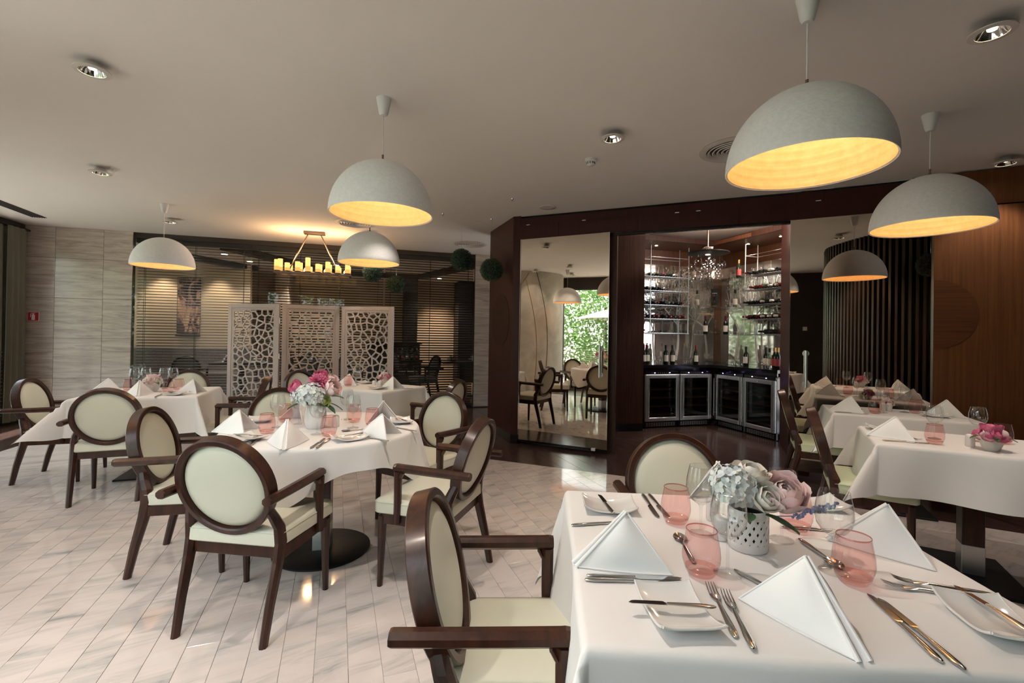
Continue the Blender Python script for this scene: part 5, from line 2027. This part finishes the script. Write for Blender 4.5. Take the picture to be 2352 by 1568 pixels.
def hydrangea(mb, c, r, n, seed):
    rnd = random.Random(seed)
    for k in range(n):
        z = 1 - 1.55 * (k + .5) / n
        a_ = k * 2.39996
        d = Vector((math.sqrt(max(0, 1 - z * z)) * math.cos(a_), math.sqrt(max(0, 1 - z * z)) * math.sin(a_), z))
        B = Matrix.Translation(Vector(c) + d * r * rnd.uniform(.86, 1.06)) @ d.to_track_quat('Z', 'Y').to_matrix().to_4x4() @ Matrix.Rotation(rnd.uniform(0, 6), 4, 'Z')
        s = r * rnd.uniform(.26, .34)
        for q in range(4):
            T_ = B @ Matrix.Rotation(q * PI / 2, 4, 'Z') @ Matrix.Rotation(rad(rnd.uniform(5, 30)), 4, 'X')
            mb.add([T_ @ Vector(p) for p in ((0, .0, 0), (s * .45, s * .45, s * .05), (s * .28, s * .92, 0), (0, s, s * .06), (-s * .28, s * .92, 0), (-s * .45, s * .45, s * .05))], [(0, 1, 2, 3), (0, 3, 4, 5)], True)
    return mb


def leaf_mb(mb, c, d, l, w):
    B = Matrix.Translation(c) @ Vector(d).to_track_quat('Y', 'Z').to_matrix().to_4x4()
    mb.grid(lambda u, v: ((u - .5) * 2 * w * math.sin(PI * min(.97, v * .95 + .04)) ** .8, l * v, .12 * l * abs(u - .5) - .25 * l * v * v), 4, 8, M=B)
    return mb


def pierced_vase(t):
    h, r = .115, .052

    def cyl(z0, z1, rr):
        return [(rr, z0), (rr, z1)]
    MB().lathe([(0, 0), (.051, 0), (.054, .004), (.0545, .022), (.0515, .024), (.047, .022), (.0, .008)], 40).build('vase_foot', M['ceramic'], t)
    MB().lathe([(.0515, .091), (.0545, .093), (.054, .108), (.050, .115), (.046, .114), (.047, .091)], 40).build('vase_neck', M['ceramic'], t)
    w = MB()
    nb = 16
    for s in (-1, 1):
        for k in range(nb):
            pts = [((r + .0004 * s) * math.cos(2 * PI * k / nb + s * q * .82), (r + .0004 * s) * math.sin(2 * PI * k / nb + s * q * .82), .021 + .072 * q) for q in [j / 8 for j in range(9)]]
            secs = []
            for p in pts:
                rd = Vector((p[0], p[1], 0)).normalized()
                tg = Vector((-rd.y, rd.x, 0))
                secs.append((p, tg * .0074, rd * .0022))
            w.loft(secs, 6)
    w.build('pierced_wall', M['ceramic'], t)
    MB().lathe([(.038, .012), (.044, .02), (.044, .10), (.038, .10)], 24).build('liner', M['frame'], t)


t = thing('flower_arrangement', 'white pierced vase with hydrangea, cream roses and pink peony on the foreground table', 'flowers', (.690, 1.352, ZT), rad(-10))
pierced_vase(t)
hydrangea(MB(), (-.045, -.01, .172), .059, 60, 1).build('hydrangea', M['hyd'], t, fix=False)
bloom(MB(), (.012, .02, .212), .048, (3, 4, 5, 6), (.1, -.25, 1), 1.0, 3).build('rose', M['cream'], t, fix=False)
bloom(MB(), (.036, -.045, .158), .040, (3, 4, 5, 6), (.2, -.8, .5), .85, 4).build('rose', M['cream'], t, fix=False)
bloom(MB(), (.092, -.012, .168), .058, (4, 5, 6, 7, 8, 8), (-.1, -.5, .8), .85, 5).build('peony', M['pinkp'], t, fix=False)
lav = MB()
rl = random.Random(3)
for k in range(60):
    q = k / 60
    c = Vector((.10 + .105 * q, -.055 - .01 * q, .118 + .045 * q))
    d = Vector((rl.gauss(0, 1), rl.gauss(0, 1), rl.gauss(0, 1))).normalized()
    lav.sphere(c + d * .009 * (1.1 - .5 * q), .0042, 5, 4)
lav.tube([(.05, -.02, .10), (.10, -.055, .118), (.205, -.065, .163)], .0016, 5)
lav.build('lavender_sprig', M['violet'], t)
for c, d, l, w in (((.03, -.05, .112), (.8, -.45, -.12), .085, .020), ((-.01, -.055, .115), (-.35, -.9, .05), .05, .015), ((.05, .03, .13), (.9, .5, .1), .06, .018)):
    leaf_mb(MB(), c, d, l, w).build('leaf', M['rleaf'], t, fix=False)

t = thing('flower_arrangement', 'white vase with pink dahlia, hydrangea and roses on the round table', 'flowers', (-1.225, 2.935, ZT), rad(15))
MB().lathe([(0, 0), (.052, 0), (.060, .01), (.066, .05), (.064, .10), (.056, .145), (.050, .150), (.050, .145), (.058, .10), (.0, .02)], 36).build('vase', M['ceramic'], t)
hydrangea(MB(), (-.02, -.05, .205), .078, 70, 6).build('hydrangea', M['hyd'], t, fix=False)
hydrangea(MB(), (-.085, .01, .205), .058, 40, 7).build('hydrangea', M['hyd'], t, fix=False)
spiky(MB(), (.015, -.02, .285), .066, (8, 10, 12, 14, 14), (.1, -.7, .7), 8).build('dahlia', M['hotpink'], t, fix=False)
bloom(MB(), (.02, .05, .325), .040, (5, 6, 7), (0, -.3, 1), .8, 9).build('rose', M['hotpink'], t, fix=False)
bloom(MB(), (.10, -.01, .245), .056, (5, 7, 8, 8), (.7, -.4, .5), .8, 10).build('peony', M['pinkp'], t, fix=False)
bloom(MB(), (-.125, .02, .255), .042, (5, 6, 7), (-.7, -.4, .5), .8, 11).build('rose', M['hotpink'], t, fix=False)
bloom(MB(), (.09, .06, .30), .038, (5, 6, 6), (.5, -.1, .8), .8, 12).build('rose', M['pinkp'], t, fix=False)
bloom(MB(), (.06, -.075, .175), .036, (5, 6, 7), (.4, -.8, .3), 1.0, 13).build('green_rose', P('green_petal', (.42, .48, .16), .55), t, fix=False)
for c, d, l, w in (((-.06, -.05, .165), (-.85, -.5, -.1), .10, .022), ((.07, -.06, .15), (.7, -.6, -.35), .085, .020), ((.08, .0, .15), (.95, .1, -.3), .09, .02), ((-.07, .03, .2), (-.9, .3, .35), .08, .02), ((.1, -.05, .2), (.8, -.4, .1), .08, .018)):
    leaf_mb(MB(), c, d, l, w).build('leaf', M['rleaf'], t, fix=False)


def small_pot(p, label, seed, cols, s=1.0, n=5):
    rnd = random.Random(seed)
    t = thing('potted_flowers', label, 'flowers', (p[0], p[1], ZT), rnd.uniform(0, 3))
    pot = MB()
    secs = [(.0, .026), (.012, .036), (.04, .046), (.07, .052)]
    pot.loft([((0, 0, z * s), (w * s, 0, 0), (0, w * s, 0)) for z, w in secs], 16, True, True, sq=False)
    pot.lathe([(.052 * s, .07 * s), (.048 * s, .073 * s), (.046 * s, .06 * s), (0, .058 * s)], 16)
    pot.build('pot', M['pot'], t)
    for k in range(n):
        a_ = 2 * PI * k / n + .3
        rr = .038 * s if k else 0
        d = Vector((math.cos(a_) * .8, math.sin(a_) * .8, .7)) if k else Vector((0, 0, 1))
        bloom(MB(), (rr * math.cos(a_), rr * math.sin(a_), (.085 + (.03 if k == 0 else .0)) * s), .040 * s * rnd.uniform(.8, 1.1), (4, 6, 7), d, .9, seed * 9 + k).build('rose', M[cols[k % len(cols)]], t, fix=False)
    for k in range(5):
        a_ = 2 * PI * k / 5
        leaf_mb(MB(), (.04 * s * math.cos(a_), .04 * s * math.sin(a_), .075 * s), (math.cos(a_), math.sin(a_), -.1), .055 * s, .013 * s).build('leaf', M['rleaf'], t, fix=False)
    return t


small_pot((2.690, 2.615), 'cream pot of pink roses on the near narrow table', 1, ('hotpink', 'hotpink', 'pinkp'), 1.08, 6)
small_pot((3.27, 4.06), 'small pot of pink roses behind the shakers on the far narrow table', 2, ('pinkp', 'hotpink'), .8, 5)
small_pot((-3.47, 4.53), 'square white pot of pale pink roses on the left square table', 3, ('pinkp', 'pinkp', 'cream'), 1.25, 6)
small_pot((-1.47, 5.42), 'pot of pink flowers on the table before the screen', 4, ('pinkp', 'hotpink'), 1.15, 6)

# ---------------------------------------------------------------- the dining room behind the glass partition
def put1(mb, name, mat, parent=None, s=0, t=0, z=0, rz=0.0, fix=True):
    return mb.build(name, mat, parent, w1(s, t, z), rad(16.5) + rz, fix)


struct('floor_dining_room', MB().box((3.6, 2.85, -.03), (10.2, 5.5, .05)), M['tan'], loc=(-7.3, 6.9, 0), rz=rad(16.5))
struct('ceiling_dining_room', MB().box((3.6, 2.85, 2.93), (10.2, 5.4, .05)), M['ceiling'], loc=(-7.3, 6.9, 0), rz=rad(16.5))
struct('wall_dining_back', MB().box((3.6, 5.4, 1.45), (10.2, .1, 2.95)), M['yellow'], loc=(-7.3, 6.9, 0), rz=rad(16.5))
struct('wall_dining_left', MB().box((-.75, 2.8, 1.45), (.1, 5.3, 2.95)), M['yellow'], loc=(-7.3, 6.9, 0), rz=rad(16.5))
struct('wall_dining_right', MB().box((8.3, 2.8, 1.45), (.1, 5.3, 2.95)), M['yellow'], loc=(-7.3, 6.9, 0), rz=rad(16.5))
# pillars and dark strips that part the back wall
for k, (s, w_) in enumerate(((6.02, .36), (7.60, .5), (2.75, .3))):
    struct('wall_dining_pilaster', MB().box((s, 4.9, 1.45), (w_, .8, 2.92)), M['darkwall'] if k != 2 else M['yellow'], loc=(-7.3, 6.9, 0), rz=rad(16.5))
mb = MB()
for (a_, b_) in (((2.6, .6), (4.1, 3.6)), ((4.1, 3.6), (6.1, 3.6)), ((6.1, 3.6), (7.1, .6)), ((1.4, 2.0), (2.4, 3.6))):
    seg(mb, a_, b_, 2.80, 2.905, .22)
struct('trim_dining_beam', mb, M['darkwall'], loc=(-7.3, 6.9, 0), rz=rad(16.5))
art = thing('painting', 'tall abstract painting on the lit cream wall behind the blinds', 'painting', w1(1.10, 3.28, 1.92), rad(16.5 + 4))
MB().box((0, 0, 0), (.44, .03, 1.24), .003).build('stretcher', M['frame'], art)
MB().box((0, -.017, 0), (.42, .006, 1.22)).build('canvas', M['canvas'], art)
MB().box((0, -.03, -.66), (.46, .06, .05), .003).build('ledge', M['darkwall'], art)
struct('wall_dining_art', MB().box((1.0, 3.42, 1.45), (2.6, .2, 2.92)), M['yellow'], loc=(-7.3, 6.9, 0), rz=rad(16.5))
so = thing('banquette', 'grey tweed banquette under the painting behind the blinds', 'sofa', w1(1.2, 2.75, 0), rad(16.5))
MB().box((0, 0, .22), (2.5, .62, .40), .02).build('seat_base', M['sofa'], so)
MB().box((0, -.02, .45), (2.5, .60, .10), .03).build('seat_cushion', M['sofa'], so)
MB().box((0, .28, .68), (2.5, .14, .62), .03).build('backrest', M['sofa'], so)
dark = Maker(lambda: make_chair(True, 'sofa', 'frame'))
for s, t_, a_, lb in ((1.72, 1.50, 95, 'dark armchair seen from behind in front of the banquette'), (6.10, 1.35, 200, 'dark armchair in side view at the right of the far dining room'), (5.75, 2.5, -20, 'dark armchair turned to the far bar behind the blinds'),
                      (4.55, 1.2, 60, 'dark armchair behind the right screen leaf'), (3.6, 2.2, 250, 'dark armchair behind the middle screen leaf'), (3.05, 2.45, 250, 'dark armchair behind the left screen leaf')):
    dark(w1(s, t_), rad(a_ - 90 + 16.5), lb, 'dark chairs in the far dining room')
for s, t_, lb in ((2.60, 1.55, 'left'), (4.10, 1.9, 'middle'), (6.95, 1.75, 'right')):
    tt = thing('far_table', '%s dark table with white napkins in the far dining room' % lb, 'table', w1(s, t_), rad(16.5), 'tables in the far dining room')
    MB().box((0, 0, TZ - .02), (.95, .75, .04), .003).build('table_top', M['frame'], tt)
    MB().box((0, 0, .38), (.10, .10, .70), .002).build('column', M['frame'], tt)
    MB().box((0, 0, .012), (.5, .5, .02), .002).build('base_plate', M['frame'], tt)
    for k, (x, y) in enumerate(((-.26, -.1), (.26, .06))):
        p = w1(s, t_) + E1 * x + Vector((-E1.y, E1.x, 0)) * y
        nap((p.x, p.y, ZT), rad(60 + 200 * k), '%s napkin on the %s table of the far dining room' % (('left', 'right')[k], lb), 'napkins in the far dining room')
        tum((p.x + .1, p.y - .13, ZT), 0, 'pink tumbler by the %s napkin on the %s table of the far dining room' % (('left', 'right')[k], lb), 'tumblers in the far dining room')
br = thing('far_bar', 'dark bar counter in the far dining room behind the blinds', 'counter', w1(5.55, 3.9), rad(16.5))
MB().box((0, 0, .55), (1.3, .5, 1.10), .005).build('front', M['frame'], br)
MB().box((0, -.02, 1.125), (1.4, .6, .05), .004).build('worktop', M['blackmetal'], br)
MB().box((.05, -.27, .92), (.9, .02, .34)).build('niche', M['black'], br)
bs_ = thing('bottle_shelf', 'low side table with bottles before the far bar', 'table', w1(5.72, 3.0), rad(16.5))
MB().box((0, 0, .70), (.95, .34, .04), .003).build('top', M['frame'], bs_)
for x in (-.42, .42):
    MB().box((x, 0, .34), (.05, .30, .68), .003).build('leg', M['frame'], bs_)
for k in range(7):
    nm_ = ORD[k]
    p = w1(5.38 + .115 * k, 3.0 + .05 * (k % 2))
    bottle(('gold', 'black', 'red')[k % 3], (p.x, p.y, .721), rad(16.5), '%s wine bottle from the left on the low table before the far bar' % nm_, 'bottles in the far dining room')
for k, (s, t_) in enumerate(((1.9, 1.0), (2.15, 1.9), (2.4, 2.8), (4.2, 2.6), (6.7, 2.2), (6.75, 4.2), (3.3, 4.3))):
    p = w1(s, t_, 2.905)
    dlt = thing('far_downlight', ('lit round downlight nearest above the left of the blinds', 'second lit downlight of the row behind the left blind', 'third lit downlight of the row behind the left blind', 'lit downlight in the far room behind the chandelier', 'lit downlight in the far room at the right pilaster', 'lit downlight washing the far right wall', 'lit downlight at the back of the far room')[k], 'downlight', p)
    MB().lathe([(.06, 0), (.085, 0), (.085, -.006), (.06, -.006)], 24).build('trim_ring', M['vent'], dlt)
    MB().lathe([(0, -.002), (.06, -.002)], 24).build('lens', M['lamp_on'], dlt)
    light('far_beam', 'SPOT', (p.x, p.y, 2.88), 40 if k < 3 else 85, WARM, spot_size=rad(110), spot_blend=.7, shadow_soft_size=.05)
for s, t_ in ((.6, 2.9), (1.7, 2.9)):
    p = w1(s, t_, 2.80)
    o = light('art_wash', 'SPOT', p, 42, (1.0, .80, .55), spot_size=rad(75), spot_blend=.8, shadow_soft_size=.05)
    aim(o, Vector((-E1.y * .35, E1.x * .35, -1)))
for s in (6.65, 7.0):
    p = w1(s, 4.9, 2.75)
    light('wall_wash', 'SPOT', p, 55, (1.0, .70, .45), spot_size=rad(80), spot_blend=.8, shadow_soft_size=.05)

# ---------------------------------------------------------------- garden outside the windows
struct('ground_garden', MB().prism([(-30, -30), (20, -30), (20, 20), (-30, 20)], -.3, -.12), M['paving'])


def make_tree():
    t = thing('garden_tree', '', 'tree')
    rnd = random.Random(8)
    mb = MB()
    for k in range(5200):
        z = rnd.random()
        r = 1.5 * (.5 + .6 * math.sin(PI * (.15 + .8 * z))) * math.sqrt(rnd.uniform(.25, 1))
        a_ = rnd.uniform(0, 2 * PI)
        p = Vector((r * math.cos(a_), r * math.sin(a_), .2 + 3.5 * z))
        e = Vector((rnd.gauss(0, 1), rnd.gauss(0, 1), rnd.gauss(0, .6))).normalized()
        g = Vector((rnd.gauss(0, 1), rnd.gauss(0, 1), rnd.gauss(-.4, .8))).normalized()
        l, w_ = rnd.uniform(.10, .17), .045
        mb.add([p, p + g * l * .5 + e * w_, p + g * l, p + g * l * .5 - e * w_], [(0, 1, 2, 3)])
    tag(mb.build('crown', M['tree'], t, fix=False), None, None, None, 'stuff')
    MB().tube([(0, 0, -.12), (.03, 0, 1.2), (0, .04, 2.6)], [.09, .07, .04], 8).build('trunk', M['bark'], t)
    return t


tre = Maker(make_tree)
for k, (x, y) in enumerate(((-8.6, -1.4), (-6.6, -3.2), (-4.4, -4.9), (-2.4, -5.3), (.2, -6.2), (-9.9, 1.2), (-10.3, 3.4), (-10.9, 5.9), (-7.6, -4.6))):
    tre((x, y, 0), k * 1.3, 'leafy green tree in the garden outside the windows', 'trees in the garden')
um = thing('parasol', 'white and grey striped parasol outside the window in the left mirror', 'parasol', (-5.05, -2.0, -.12))
n = 8
for k in range(n):
    for q in range(4):
        a0, a1 = 2 * PI * k / n, 2 * PI * (k + 1) / n
        r0, r1 = 1.35 * q / 4 + .01, 1.35 * (q + 1) / 4
        z = lambda r: 2.42 - .36 * (r / 1.35) ** 1.2
        v = [(r0 * math.cos(a0), r0 * math.sin(a0), z(r0)), (r1 * math.cos(a0), r1 * math.sin(a0), z(r1)), (r1 * math.cos(a1), r1 * math.sin(a1), z(r1)), (r0 * math.cos(a1), r0 * math.sin(a1), z(r0))]
        v += [(x, y, zz + .006) for x, y, zz in v]
        MB().add(v, [(0, 3, 2, 1), (4, 5, 6, 7), (0, 1, 5, 4), (1, 2, 6, 5), (2, 3, 7, 6), (3, 0, 4, 7)]).build('canopy_stripe', M['umbrella' if q % 2 else 'umbrella2'], um)
MB().tube([(0, 0, 0), (0, 0, 2.46)], .022, 10).build('pole', M['plastic'], um)
